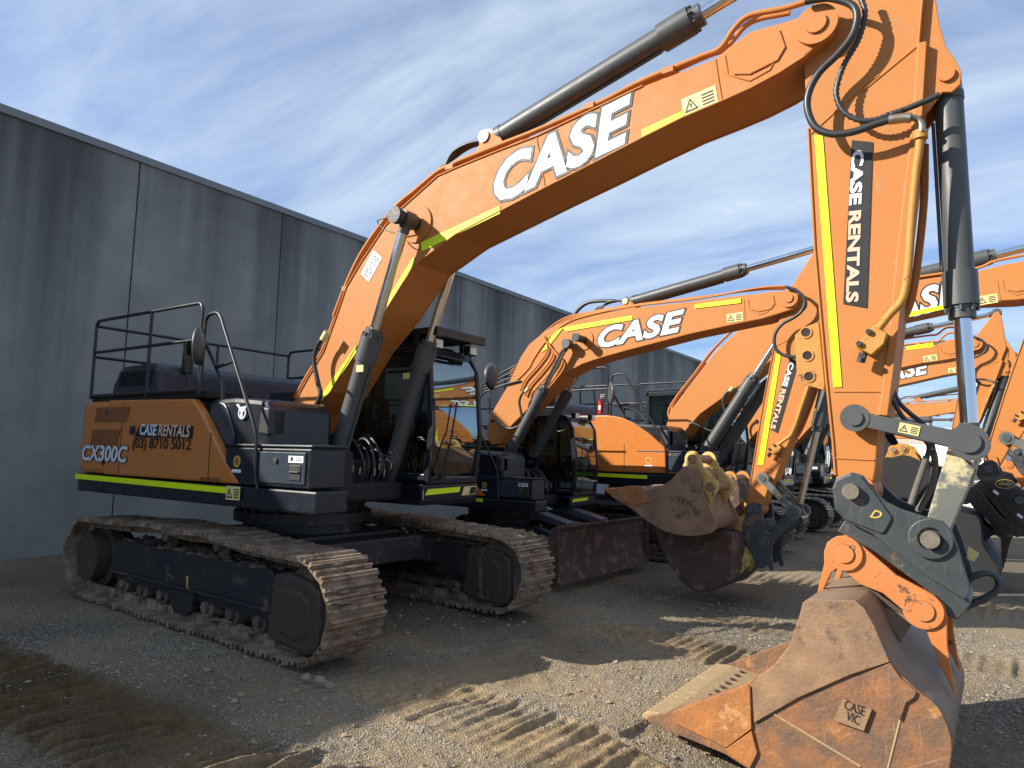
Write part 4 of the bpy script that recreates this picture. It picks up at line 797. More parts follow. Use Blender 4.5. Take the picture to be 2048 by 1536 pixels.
# ochre bracket plate welded under the arm
bp_ = F1.T([(1592, 672), (1606, 658), (1640, 645), (1652, 770), (1650, 782), (1610, 770), (1596, 750)], -.02)
bk_ = MB().prism(bp_, -.06, -.02).build('mounting_bracket', 'ochre', m1, .006)
bh = MB()
for a, b in ((1612, 665), (1615, 711), (1618, 753)): c = F1.L(a, b, -.06); bh.annulus(c[0], c[1], -.068, -.06, .045, .033, 24)
bh.build('bolt_hole', 'ochre', bk_)
for a, b in ((1612, 665), (1615, 711), (1618, 753)): c = F1.L(a, b, -.06); MB().cyly(c[0], c[1], -.0615, -.058, .032, 24).build('bolt_hole', 'black_matt', bk_)
letter('lettering', 'D', m1, 'label_gold', F1.L(1739, 1034, -.355), F1.L(1762, 1040, -.355), .055, -.353, bold=.02, shear=.35)
d = MB(); c = F1.L(1940, 1100, -.05); d.prism([(c[0]-.01, c[1]+.02), (c[0]+.05, c[1]-.02), (c[0]+.02, c[1]-.075), (c[0]-.02, c[1]-.06)], -.012, -.01)
d.build('tag', 'label_yellow', m1)
# chart plate on the boom and cylinder stickers
q = lambda a, b: F1.L(a, b, -YB)
ch = plate('load_chart', [q(722, 548), q(738, 564), q(765, 516), q(747, 500)], -YB-.001, 'white', m1)
letter('lettering', 'SWLL 3129', ch, 'ink', q(733, 553), q(754, 514), .05, -YB-.006); letter('lettering', 'OWLL 2754', ch, 'ink', q(739, 558), q(760, 519), .05, -YB-.006)
for yy, a, b in ((-.53, 720, 737), (.33, 813, 752)):
    c = F1.L(a, b, yy); MB().box(c[0]-.05, c[0]+.05, yy-.004, yy, c[1]-.035, c[1]+.035).build('warning_label', 'label_yellow', m1)
# cab front sticker, drawing plate
MB().add([(1.526, 1.05, 1.26), (1.526, 1.32, 1.27), (1.526, 1.34, 1.37), (1.526, 1.09, 1.365)], [(0, 1, 2, 3)]).build('warning_label', 'label_yellow', m1)
MB().add([(1.528, 1.19, 1.27), (1.528, 1.312, 1.28), (1.528, 1.33, 1.36), (1.528, 1.215, 1.355)], [(0, 1, 2, 3)]).build('warning_label', 'ink', m1)
MB().box(1.522, 1.526, .37, .375, 1.24, 1.34).build('warning_label', 'white', m1)
MB().prism(F1.T([(371, 1152), (380, 1153), (381, 1184), (372, 1182)], -1.48), -1.475, -1.468).build('decal', 'label_gold', m1)
MB().prism(F1.T([(386, 1158), (399, 1160), (399, 1180), (386, 1178)], -1.48), -1.475, -1.468).build('decal', 'black_matt', m1)

# ------------------------------------------------------------------ machine 2 (smaller, with dozer blade)
F2 = Frame(-.2, 4.0, 0); s2 = .80
m2 = empty('excavator', 'smaller orange excavator with dozer blade and rusty bucket, second from the left', 'excavator', (F2.x, F2.y, 0), 0, grp)
undercarriage(m2, .70, 0, 'track_shoe', seed=21, hy=1.78, w_=.68)
MB().cyl((0, 0, .8), (0, 0, .97), .5, 32).build('slew_ring', 'frame_dark', m2)
upper_body(m2, s2, guard=False)
J2 = dict(foot=F2.L(990, 872, -.22), tip=F2.L(1578, 597, -.22), bct=F2.L(1136, 688, -.33), bcf=F2.L(1022, 905, -.33), P=F2.L(1503, 1018, -.24), C2=F2.L(1528, 1084, -.24), L0=F2.L(1525, 957, -.24), LE=F2.L(1586, 1025, -.24), cfrac=.5)
c2 = F2.T([(1489, 1034), (1494, 1012), (1503, 1004), (1522, 1009), (1525, 1034), (1530, 1062), (1541, 1068), (1556, 1048), (1575, 1030), (1590, 1045), (1548, 1080), (1544, 1090), (1542, 1112), (1547, 1137), (1541, 1142), (1534, 1129), (1525, 1137), (1506, 1135), (1509, 1123), (1497, 1098), (1486, 1078), (1483, 1049)], -.24)
b2 = dict(poly=smoothpoly(F2.T([(1311, 1052), (1445, 1062), (1467, 1073), (1471, 1092), (1462, 1148), (1445, 1170), (1419, 1184), (1386, 1181), (1357, 1159), (1333, 1119)], -.55), 2), y=(-.55, .6),
          ear=F2.T([(1455, 1045), (1460, 1035), (1478, 1035), (1485, 1050), (1484, 1085), (1499, 1108), (1499, 1130), (1480, 1147), (1462, 1155), (1465, 1100), (1470, 1080), (1452, 1062)], -.22), pins=[F2.L(1468, 1047, -.22), F2.L(1483, 1118, -.22)])
BM2 = F2.T([(972, 872), (979, 833), (1011, 779), (1025, 750), (1040, 716), (1057, 690), (1086, 665), (1108, 652), (1129, 643), (1201, 625), (1265, 616), (1380, 603), (1487, 590), (1509, 588), (1541, 583), (1573, 582), (1588, 588), (1596, 602), (1587, 618), (1559, 627), (1523, 638), (1487, 645), (1380, 668), (1308, 687), (1254, 701), (1201, 716), (1165, 728), (1122, 751), (1104, 770), (1068, 806), (1022, 852), (1000, 888), (982, 890)], -.216)
p0, p1 = F2.L(1197, 698, -.22), F2.L(1374, 661, -.22)
bo2, am2, *_ = front_gear(m2, J2, s2, {}, coup='coupler_dark', bk=('rust_dark', 'rust_dark', 'yellow_worn', 'rust_dark'), custom=dict(coupler=c2, bucket=b2, boom=BM2), strips=False, boom_text=(p0, p1, .31))
T2 = lambda pts, y=-.22: F2.T(pts, y)
for pts in (((1110, 662), (1127, 655), (1095, 697), (1083, 705)), ((1125, 655), (1133, 663), (1265, 640), (1265, 631)), ((1390, 609), (1482, 597), (1482, 606), (1390, 617))): MB().prism(T2(pts), -.2285, -.2235).build('reflective_strip', 'hivis', bo2)
MB().prism(F2.T([(1553, 708), (1562, 709), (1527, 929), (1515, 930)], -YA*s2), -YA*s2-.0075, -YA*s2-.0035).build('reflective_strip', 'hivis', am2)
# bundle of pipes over the boom bend
hz = MB(); L = lambda pts, y: [(F2.L(a, b, y)[0], y, F2.L(a, b, y)[1]) for a, b in pts]
for k in range(4):
    d = k*9; hz.tube(L([(1570, 578-k*2), (1510, 580-k), (1400, 594+k), (1265, 610+k), (1180, 624+k*2), (1130, 636+k*4), (1092, 662+k*7), (1068, 690+d), (1060, 706+d), (1042, 726+d), (1022, 742+d)], -.04-.06*k), .014, 8)
for k in range(4):
    d = k*10; hz.tube(L([(1088+d*.5, 672+d), (1095+d, 690+d), (1092+d, 708+d), (1072+d, 735+d), (1050+d, 760+d), (1040+d, 782+d)], -.25), .015, 8)
hz.build('oil_pipe', 'orange', bo2)
hz = MB(); hz.tube(L([(1232, 602), (1200, 602), (1175, 606), (1158, 618), (1148, 632)], .0), .028, 10)
for k in range(4): hz.tube(L([(1040, 728+k*11), (1010, 742+k*9), (985, 760+k*6), (965, 770+k*6), (955, 800+k*4)], -.12-.04*k), .017, 8)
hz.build('hydraulic_hose', 'rubber', bo2)
for yy in (-.53, -.93):                                         # mirrors
    pass
ml = MB(); c = F2.LX(988, 752, 1.35)
n = 24; v = []
for dx_, r_ in ((.0, .001), (.02, .1), (.0, .15), (-.04, .1), (-.055, .001)): v += [(1.3-dx_, c[0]+r_*math.cos(2*PI*k/n), c[1]+r_*1.2*math.sin(2*PI*k/n)) for k in range(n)]
ml.add(v, [(i*n+k, i*n+(k+1) % n, (i+1)*n+(k+1) % n, (i+1)*n+k) for i in range(4) for k in range(n)], True).tube([(1.28, c[0], c[1]), (1.2, c[0]+.1, c[1]), (1.2, c[0]+.12, c[1]-.5)], .012, 8)
ml.build('mirror', 'steel_grey', m2)
# dozer blade with lift arms
bl = MB(); z = lambda a, b: (a, b)
prof = [(1.98, .12), (1.90, .30), (1.88, .50), (1.93, .74), (1.985, .80), (1.985, .83), (1.90, .80), (1.82, .52), (1.84, .28), (1.94, .10)]
prof = [(a+.06, b) for a, b in prof]; bl.prism(prof, -1.32, 1.32).prism([(2.05, .06), (2.07, .06), (2.01, .22), (1.99, .22)], -1.33, 1.33)
for y in (-1.335, 1.305): bl.prism([(2.06, .08), (2.05, .82), (1.92, .78), (1.84, .4), (1.92, .1)], y, y+.03)
bd = bl.build('dozer_blade', 'rust_dark', m2, .006)
for y in (-.42, .30): MB().prism([(1.0, .45), (1.85, .30), (1.85, .48), (1.0, .68)], y, y+.14).build('lift_arm', 'container_dark', bd, .012)
for y in (-.62, .36): MB().prism([(.75, .92), (.80, 1.02), (1.72, .80), (1.72, .70)], y, y+.24).build('cylinder_guard', 'container_dark', bd, .01)
MB().box(1.05, 1.25, .9, 1.05, 1.35, 1.36).build('sticker', 'white', m2)

# ------------------------------------------------------------------ machine 3 (large, behind)
F3 = Frame(.60, 7.7, 0); s3 = 1.05
m3 = empty('excavator', 'large orange excavator with black bucket and coupler, parked third, its engine cover in full sun', 'excavator', (F3.x, F3.y, 0), 0, grp)
undercarriage(m3, 1.0, 0, 'track_shoe_clean', seed=31)
upper_body(m3, s3, guard=False, arc=[(.05, 2.40), (.30, 2.36), (.55, 2.25), (.84, 2.07), (1.10, 1.86), (1.30, 1.66), (1.46, 1.50), (1.50, 1.42)])
MB().cyly(1.55*s3, 1.74*s3, -1.60, -1.585, .055, 28).build('round_sticker', 'yellow_worn', m3)
J3 = dict(foot=F3.L(1385, 880, -.28), tip=F3.L(2110, 552, -.28), bct=F3.L(1588, 632, -.42), bcf=F3.L(1398, 925, -.42), P=F3.L(1978, 937, -.33), C2=F3.L(2040, 1000, -.33), L0=F3.L(2013, 876, -.3), LE=F3.L(2112, 925, -.3))
BM3 = F3.T([(1330, 862), (1340, 822), (1394, 751), (1430, 704), (1476, 661), (1530, 622), (1600, 598), (1700, 583), (1836, 560), (1956, 542), (2012, 528), (2070, 518), (2110, 512), (2145, 520), (2160, 552), (2145, 580), (2110, 590), (2030, 600), (1959, 603), (1894, 616), (1799, 637), (1700, 662), (1620, 685), (1540, 722), (1502, 755), (1400, 828), (1365, 868), (1345, 880)], -.284)
bo3, am3, SB3, SA3, SC3, X3 = front_gear(m3, J3, s3, {}, custom=dict(boom=BM3), coup='black_gloss', bk=('black_matt', 'black_matt', 'black_gloss', 'black_matt'), strips=False, arm_text=False, boom_text=(F3.L(1745, 655, -.29), F3.L(1935, 606, -.29), .43))
hz = MB(); L = lambda pts, y: [(F3.L(a, b, y)[0], y, F3.L(a, b, y)[1]) for a, b in pts]
hz.tube(L([(1350, 850), (1338, 818), (1390, 746), (1426, 699), (1472, 655), (1528, 616), (1600, 592), (1700, 577), (1836, 554), (1950, 537), (1990, 522), (2060, 508)], -.2), .022, 8).tube(L([(1352, 845), (1345, 812), (1398, 740), (1434, 692), (1480, 649), (1528, 610), (1600, 586), (1700, 572)], -.08), .02, 8)
hz.build('oil_pipe', 'orange', bo3)
MB().prism(F3.T([(1800, 628), (1895, 608), (1897, 616), (1800, 638)], -.29), -.293, -.2885).build('reflective_strip', 'hivis', bo3)
MB().prism(F3.T([(1968, 896), (1972, 899), (1998, 1000), (1992, 998)], -.35), -.352, -.35).build('sticker', 'black_gloss', am3)
c = F3.L(2010, 968, -.375); ov = MB()
ov.annulus(c[0], c[1], -.378, -.372, .12, .108, 32); ov.xf(lambda p: (c[0]+(p[0]-c[0]), p[1], c[1]+(p[2]-c[1])*.55)).build('emblem', 'label_gold', m3)
letter('lettering', 'daly', m3, 'label_gold', c+np.array([-.075, -.03]), c+np.array([.085, -.04]), .07, -.372, shear=.2, bold=.01)
for a, b in ((1992, 985), (2040, 1032)): c = F3.L(a, b, -.375); MB().prism([(c[0]-.04, c[1]+.01), (c[0]-.02, c[1]+.04), (c[0]+.04, c[1]-.01), (c[0]+.02, c[1]-.04)], -.378, -.374).build('sticker', 'white', m3)
# ------------------------------------------------------------------ machine 4, 5, 6
F4 = Frame(.30, 12.9, 0)
m4 = empty('excavator', 'orange excavator parked fourth, its boom tip hidden behind the big chrome bucket cylinder', 'excavator', (F4.x, F4.y, 0), 0, grp)
undercarriage(m4, .95, 0, 'track_shoe_clean', seed=41); upper_body(m4, .95, guard=True)
J4 = dict(foot=np.array([.03, 1.9]), tip=F4.L(1950, 688, -.26), bcf=np.array([.9, 1.35]), P=F4.L(1898, 940, -.3), C2=F4.L(1870, 975, -.3))
J4['A'] = None
bo4, am4, *_ = front_gear(m4, J4, .95, {}, coup='black_gloss', bk=('black_matt', 'black_matt', 'yellow_worn', 'black_matt'), strips=False, boom_text=(F4.L(1690, 748, -.257), F4.L(1805, 727, -.257), .40))
MB().prism(F4.T([(1812, 693), (1866, 685), (1867, 694), (1812, 700)], -.26), -.264, -.258).build('reflective_strip', 'hivis', bo4)
F5 = Frame(.20, 17.4, 0)
m5 = empty('excavator', 'orange excavator parked fifth, its lettered boom showing below the fourth machine\'s boom', 'excavator', (F5.x, F5.y, 0), 0, grp)
undercarriage(m5, .95, 0, 'track_shoe_clean', seed=51); upper_body(m5, .95, guard=False)
J5 = dict(foot=np.array([.03, 1.9]), tip=F5.L(1985, 715, -.26), bcf=np.array([.9, 1.35]), P=F5.L(2035, 905, -.3), C2=F5.L(2062, 935, -.3))
bo5, am5, *_ = front_gear(m5, J5, .95, {}, bk=('rust_dark', 'rust_dark', 'orange_worn', 'rust_dark'), strips=False, boom_text=(F5.L(1755, 768, -.257), F5.L(1863, 746, -.257), .42))
F6 = Frame(.4, 22.5, 0)
m6 = empty('excavator', 'orange excavator with lowered boom, small in the gap under the steel links', 'excavator', (F6.x, F6.y, 0), 0, grp)
undercarriage(m6, .9, 0, 'track_shoe_clean', seed=61); upper_body(m6, .9, guard=False)
J6 = dict(foot=np.array([.03, 1.8]), tip=np.array([4.6, 2.7]), bcf=np.array([.85, 1.25]), P=np.array([6.2, 1.1]), C2=np.array([6.5, .9]))
front_gear(m6, J6, .9, {}, bk=('rust_dark', 'rust_dark', 'orange_worn', 'rust_dark'), strips=False, boom_text=False, arm_text=False, pipes=False)

F7 = Frame(.3, 27.5, 0)
m7 = empty('excavator', 'last orange excavator at the far end, boom raised behind all the others', 'excavator', (F7.x, F7.y, 0), 0, grp)
undercarriage(m7, .95, 0, 'track_shoe_clean', seed=71); upper_body(m7, .95, guard=False)
J7 = dict(foot=np.array([.03, 1.9]), tip=np.array([5.6, 4.3]), bcf=np.array([.9, 1.35]), P=np.array([6.6, 1.7]), C2=np.array([6.95, 1.4]))
front_gear(m7, J7, .95, {}, bk=('rust_dark', 'rust_dark', 'orange_worn', 'rust_dark'), strips=False, boom_text=False, arm_text=False)
# ------------------------------------------------------------------ loose buckets
W0 = Frame(0, 0, 0)
def loose_bucket(px, ear, pins, Y, wdt, label, mats, teeth=None, emboss=None, grp_='spare excavator buckets standing on the ground'):
    poly = smoothpoly([tuple(W0.L(a, b, Y)) for a, b in px], 2); cx_ = np.mean([p[0] for p in poly]); z0 = min(p[1] for p in poly)
    r = empty('excavator_bucket', label, 'bucket', (cx_, Y+wdt/2, 0), 0, grp_)
    Pl = [(a-cx_, b) for a, b in poly]; h = wdt/2
    MB().prism([tuple(np.array(p)*.93+np.mean(Pl, 0)*.07) for p in Pl], -h+.03, h-.03).build('shell', mats[0], r, .01)
    for y in (-h, h-.035): MB().prism(Pl, y, y+.035).build('side_plate', mats[1], r, .006)
    if ear:
        ep = [(W0.L(a, b, Y+h-.26)[0]-cx_, W0.L(a, b, Y+h-.26)[1]) for a, b in ear]
        pc = [(W0.L(a, b, Y+h-.26)[0]-cx_, W0.L(a, b, Y+h-.26)[1]) for a, b in pins]
        for y in (-.28, .24):
            e = MB().prism(ep, y, y+.04).build('ear', mats[2], r, .005)
            for c in pc: MB().annulus(c[0], c[1], y-.02, y, .10, .055).build('pin_boss', mats[2], e, .003)
        for c in pc: MB().cyly(c[0], c[1], -.33, .33, .054).build('pin', 'rust_purple', r, .004)
    return r, cx_, h
lb, cx_, h_ = loose_bucket([(1235, 976), (1275, 971), (1286, 981), (1313, 974), (1335, 965), (1357, 944), (1366, 934), (1380, 931), (1399, 937), (1402, 950), (1401, 971), (1415, 1006), (1420, 1018), (1432, 1041), (1430, 1060), (1411, 1069), (1374, 1072), (1330, 1063), (1288, 1038), (1267, 1020), (1245, 1006), (1228, 996)],
    [(1371, 922), (1377, 909), (1389, 905), (1399, 914), (1408, 936), (1436, 963), (1436, 977), (1421, 1007), (1408, 981), (1402, 950), (1389, 936), (1366, 933)], [(1387, 918), (1423, 974)], 2.95, .80,
    'rusty toothed bucket with pale yellow ears lying on top of another bucket', ('rust_purple', 'rust_purple', 'yellow_worn'))
for k in range(4):
    y = -h_+.05+k*(2*h_-.2)/3
    a, b, c, d = [(W0.L(x_, z_, 2.95)[0]-cx_, W0.L(x_, z_, 2.95)[1]) for x_, z_ in ((1201, 976), (1238, 978), (1242, 1004), (1222, 996))]
    MB().prism([a, b, c, d], y, y+.1).build('tooth', 'rust_bright', lb, .01)
e = MB().prism([(W0.L(x_, z_, 2.95)[0]-cx_, W0.L(x_, z_, 2.95)[1]) for x_, z_ in ((1235, 975), (1275, 971), (1302, 1003), (1268, 1012), (1242, 1000))], -h_-.02, -h_+.0).build('side_cutter', 'rust_bright', lb, .005)
letter('lettering', 'CASE VIC', lb, 'ink', W0.L(1347, 1001, 2.93)-np.array([cx_, 0]), W0.L(1384, 1015, 2.93)-np.array([cx_, 0]), .07, -h_-.001)
lb2, _, _ = loose_bucket([(1450, 960), (1475, 962), (1480, 1010), (1484, 1060), (1470, 1090), (1440, 1092), (1432, 1060), (1436, 1000)], [(1446, 955), (1452, 945), (1466, 943), (1474, 955), (1476, 985), (1488, 1008), (1488, 1045), (1462, 1045), (1460, 985), (1448, 966)], [(1461, 957), (1484, 1017)], 4.2, .7,
    'narrow dark bucket with ochre ears squeezed behind the toothed bucket', ('rust_dark', 'rust_dark', 'ochre'))
lb3, _, _ = loose_bucket([(1765, 955), (1785, 915), (1820, 912), (1850, 930), (1868, 960), (1860, 1010), (1800, 1040), (1765, 1020)], [(1770, 915), (1780, 895), (1800, 886), (1822, 892), (1840, 920), (1850, 940), (1830, 935), (1800, 912)], [(1787, 900), (1807, 897)], 11.2, 1.3,
    'black bucket with orange ears seen in the gap above the coupler plate', ('black_matt', 'black_matt', 'ochre'))
# ------------------------------------------------------------------ fire extinguisher on machine 3's walkway
p = F3.L(1202, 815, -1.25); ex, ez = F3.x+p[0], p[1]; ey = F3.y-1.25
fe = empty('fire_extinguisher', 'small red fire extinguisher standing on the walkway of the third machine', 'fire extinguisher', (ex, ey, ez-.12)); fe.scale = (.72, .72, .72)
MB().cyl((0, 0, 0), (0, 0, .34), .075, 20).cyl((0, 0, .34), (0, 0, .40), .075, 20, .03).build('tank', 'red', fe); MB().cyl((0, 0, .40), (0, 0, .45), .025, 12).box(-.02, .10, -.015, .015, .45, .48).box(-.02, .12, -.012, .012, .50, .52).build('valve', 'bare_steel', fe)
MB().tube([(.02, 0, .44), (.12, -.03, .38), (.11, -.03, .15)], .012, 8).build('hose', 'rubber', fe); MB().prism([(-.03, .1), (.03, .1), (.03, .22), (-.03, .22)], -.079, -.070).build('sticker', 'white', fe)
# ------------------------------------------------------------------ concrete wall
WA = R(2.9); wx0, wH = -5.57, 6.78
wall = empty('concrete_wall', 'tall grey precast concrete wall streaked with dark run-off, behind the whole row', 'wall', (wx0, 0, 0), WA)
WF = Frame(wx0, 0, 2.9)
js = sorted([float(WF.LX(a, b, 0)[0]) for a, b in ((281, 326), (566, 425), (923, 552), (1215, 740), (1338, 760))]); print('wall joints', js)
d0 = 3.4
edges = []
y = js[0]
while y > -62: edges.append(y); y -= js[1]-js[0]
edges = edges[::-1]+js[1:]
y = js[-1]
while y < 75: y += 4.6; edges.append(y)
for i in range(len(edges)-1):
    MB().box(-.18, 0, edges[i]+.012, edges[i+1]-.012, -.3, wH).build('wall_panel', 'concrete', wall, .008, 1)
MB().box(-.16, -.03, edges[0]+.02, edges[-1]-.02, -.3, wH-.02).build('wall_joint', 'joint_dark', wall)
MB().box(-.22, .03, edges[0], edges[-1], wH+.02, wH+.10).box(-.22, .035, edges[0], edges[-1], wH-.03, wH+.018).build('coping', 'coping', wall)
# pale blocks along the foot of the wall behind machine 3
for k, (a, b, lab) in enumerate(((1146, 1212, 'left pale blue-grey block at the foot of the wall under the third machine'), (1213, 1268, 'right pale blue-grey block at the foot of the wall under the third machine'))):
    y0 = float(WF.LX(a, 950, 1.6)[0]); y1 = float(WF.LX(b, 950, 1.6)[0]); zt = float(WF.LX(a, 944, 1.6)[1])
    o = MB().box(0, 1.0, .02, abs(y1-y0)-.02, 0, max(.5, zt)).build('barrier_block', 'container_paint', None, .03); c, s_ = math.cos(WA), math.sin(WA)
    lx, ly = .6, min(y0, y1); o.location = (wx0+c*lx-s_*ly, s_*lx+c*ly, 0); o.rotation_euler = (0, 0, WA); tag(o, lab, 'concrete block', 'pale blocks along the wall')
# ------------------------------------------------------------------ ground
def vnoise(x, y, sc_, seed):
    g = np.random.default_rng(seed).random((257, 257)); X = x/sc_; Y = y/sc_; xi = np.floor(X).astype(int); yi = np.floor(Y).astype(int); fx = X-xi; fy = Y-yi
    fx = fx*fx*(3-2*fx); fy = fy*fy*(3-2*fy); a = g[xi % 256, yi % 256]; b = g[(xi+1) % 256, yi % 256]; c = g[xi % 256, (yi+1) % 256]; d = g[(xi+1) % 256, (yi+1) % 256]
    return (a*(1-fx)+b*fx)*(1-fy)+(c*(1-fx)+d*fx)*fy-.5
def axis(a, b, st, far):
    c = list(np.arange(a, b, st)); x, d = b, st
    while x < far: c.append(x); d *= 1.22; x += d
    c.append(far); x, d = a, st; l = []
    while x > -far: d *= 1.22; x -= d; l.append(x)
    l[-1] = -far; return np.array(l[::-1]+c)
gx = axis(-.6, 7.0, .0155, 400); gy = axis(-4.3, 3.6, .0155, 400)
Xg, Yg = np.meshgrid(gx, gy, indexing='ij')
#   y0, y1, x0, x1, depth, pitch, mud, skew
STRIPS = [(-3.75, -2.85, -3.5, 4.2, .055, .12, 1.0, .12), (-1.66, -.80, 2.7, 6.6, .0185, .112, 1.0, .0), (1.15, 1.95, 2.6, 5.6, .018, .112, 1.0, .0), (-2.75, -2.1, 3.9, 9.0, .018, .12, .8, -.02), (2.7, 3.3, 2.8, 9, .016, .13, .7, .0), (5.4, 6.1, 3.0, 10, .03, .15, .5, 0)]
def height(X, Y, tread=True):
    base = -.03*np.clip(X-1, 0, 3.4)-.2*np.clip(X-4.4, 0, 1.9)*1/(1+np.exp((Y-1.6)*2.2)); base = np.where(Y > 4, base*np.clip(1-(Y-4)/3, 0, 1), base)
    Z = base+.05*vnoise(X, Y, 2.6, 1)+.022*vnoise(X, Y, .7, 2)+.014*vnoise(X, Y, .23, 3); mud = np.zeros_like(X)
    fine = (X > -1.4) & (X < 7.8) & (Y > -4.8) & (Y < 4.6)
    fb = np.where(fine, .013*vnoise(X, Y, .085, 4)+.010*vnoise(X, Y, .045, 5), 0)
    wob = .05*vnoise(X, Y, .5, 9)
    for (a, b, c, d, dep, pit, mu, sk) in STRIPS:
        Ys = Y-sk*X; m = 1/(1+np.exp(-(Ys+wob*1.6-a)*38))*1/(1+np.exp((Ys+wob*1.6-b)*38))*1/(1+np.exp(-(X-c)*5))*1/(1+np.exp((X-d)*5))
        ph = (X+wob*.22)/pit; fr = ph-np.floor(ph); rid = np.clip(1.6-np.abs(fr-.5)*5.2, 0, 1)*(1+.5*((np.floor(ph) % 3) == 0))
        pat = np.clip(vnoise(X, Y, .9, 12)*2.2+1.15, .35, 1.2)*np.clip(1+1.5*vnoise(X*3.2, Y, .42, 13), .3, 1.4)
        Z = Z+m*(dep*rid*pat-dep*.6); mud = np.maximum(mud, m*mu*np.clip(.85+1.3*vnoise(X, Y, .45, 14), 0, 1))
        e = np.exp(-((Ys+wob*2-a+.03)/.05)**2)+np.exp(-((Ys+wob*2-b-.03)/.05)**2); Z = Z+e*.022*np.clip(.5+2*vnoise(X, Y, .13, 15), 0, 1.4)*(1/(1+np.exp(-(X-c)*5)))*(1/(1+np.exp((X-d)*5)))
    Z = Z+fb*(1-.7*np.clip(mud, 0, 1))
    # churned dirt in front of the tracks
    ch = np.exp(-((X-3.1)/1.0)**2)*np.exp(-((Y-.2)/2.2)**2); Z = Z+ch*.035*vnoise(X, Y, .16, 20); mud = np.maximum(mud, ch*.5)
    under = ((np.abs(X) < 2.35) & ((np.abs(np.abs(Y)-1.3)) < .36)); Z = np.where(under, np.minimum(Z, -.005), Z)
    ub = (X > 4.6) & (X < 6.6) & (Y > -.85) & (Y < .85); Z = np.where(ub, Z-.03, Z); return Z-.012, mud
Zg, Mg = height(Xg, Yg); far = np.clip((np.hypot(Xg-3, Yg)-14)/20, 0, 1); Zg = Zg*(1-far)
nx, ny = Xg.shape; V = np.stack([Xg.ravel(), Yg.ravel(), Zg.ravel()], 1); idx = np.arange(nx*ny).reshape(nx, ny)
Fq = np.stack([idx[:-1, :-1].ravel(), idx[1:, :-1].ravel(), idx[1:, 1:].ravel(), idx[:-1, 1:].ravel()], 1)
me = bpy.data.meshes.new('ground'); me.vertices.add(len(V)); me.vertices.foreach_set('co', V.ravel().astype(np.float32)); me.loops.add(Fq.size); me.loops.foreach_set('vertex_index', Fq.ravel().astype(np.int32))
me.polygons.add(len(Fq)); me.polygons.foreach_set('loop_start', (np.arange(len(Fq))*4).astype(np.int32)); me.polygons.foreach_set('loop_total', np.full(len(Fq), 4, np.int32)); me.update(calc_edges=True)
me.polygons.foreach_set('use_smooth', np.ones(len(Fq), bool)); at_ = me.attributes.new('mud', 'FLOAT', 'POINT'); at_.data.foreach_set('value', Mg.ravel().astype(np.float32)); aw_ = me.attributes.new('wet', 'FLOAT', 'POINT'); Yw = Yg-.12*Xg+.08*vnoise(Xg, Yg, .5, 9); Wg = np.clip(1/(1+np.exp(-(Yw+3.78)*22))*1/(1+np.exp((Yw+2.82)*22))/(1+np.exp((Xg-3.2)*2)), 0, 1); aw_.data.foreach_set('value', Wg.ravel().astype(np.float32)); me.materials.append(MT['ground'])
go = bpy.data.objects.new('ground', me); scene.collection.objects.link(go); go['kind'] = 'structure'; print('ground verts', len(V))
# loose stones
def stones(n, x0, x1, y0, y1, r0_, r1_, seed, name, m, lab):
    g = np.random.default_rng(seed); x = g.uniform(x0, x1, n); y = g.uniform(y0, y1, n); z, mu = height(x, y); keep = (mu < .35) | (g.random(n) < .12); x, y, z = x[keep], y[keep], z[keep]; n = len(x); r = r0_+(r1_-r0_)*g.random(n)**3
    base = np.array([(1, 0, 0), (-1, 0, 0), (0, 1, 0), (0, -1, 0), (0, 0, 1), (0, 0, -1), (.7, .7, .3), (-.7, .6, .4)]); tri = [(0, 6, 4), (6, 2, 4), (2, 7, 4), (7, 1, 4), (1, 3, 4), (3, 0, 4), (0, 2, 6), (2, 1, 7), (0, 5, 2), (2, 5, 1), (1, 5, 3), (3, 5, 0)]
    v = []; f = []
    for i in range(n):
        b = base[:6] if i % 2 else base; a = g.uniform(0, 6.28); c, s_ = math.cos(a), math.sin(a); k = base*(1+g.uniform(-.35, .35, base.shape)); k = k*r[i]*np.array([1, g.uniform(.6, 1), g.uniform(.4, .8)])
        o = len(v)*1; v += [(x[i]+c*q[0]-s_*q[1], y[i]+s_*q[0]+c*q[1], z[i]+q[2]+r[i]*.15) for q in k]; f += [tuple(j+o for j in t) for t in tri]
    me = bpy.data.meshes.new(name); me.from_pydata(v, [], f); me.materials.append(MT[m]); o = bpy.data.objects.new(name, me); scene.collection.objects.link(o); tag(o, lab, 'gravel', None, 'stuff')
mat('stone', (.20, .18, .155), .9, col2=(.40, .37, .32), nscale=11); mat('clod', (.22, .165, .11), .95, col2=(.34, .27, .18), nscale=9)
stones(42000, 2.6, 6.9, -3.6, 3.8, .0035, .0125, 1, 'gravel', 'stone', 'fine pale gravel strewn over the yard')
stones(6000, -1.5, 1.6, -4.6, -1.7, .004, .014, 6, 'gravel', 'stone', 'fine grey gravel in the shade of the wall')
stones(3200, 0, 7.2, -4.4, 4.6, .008, .034, 2, 'dirt_clods', 'clod', 'brown clods of dirt broken from the track marks')
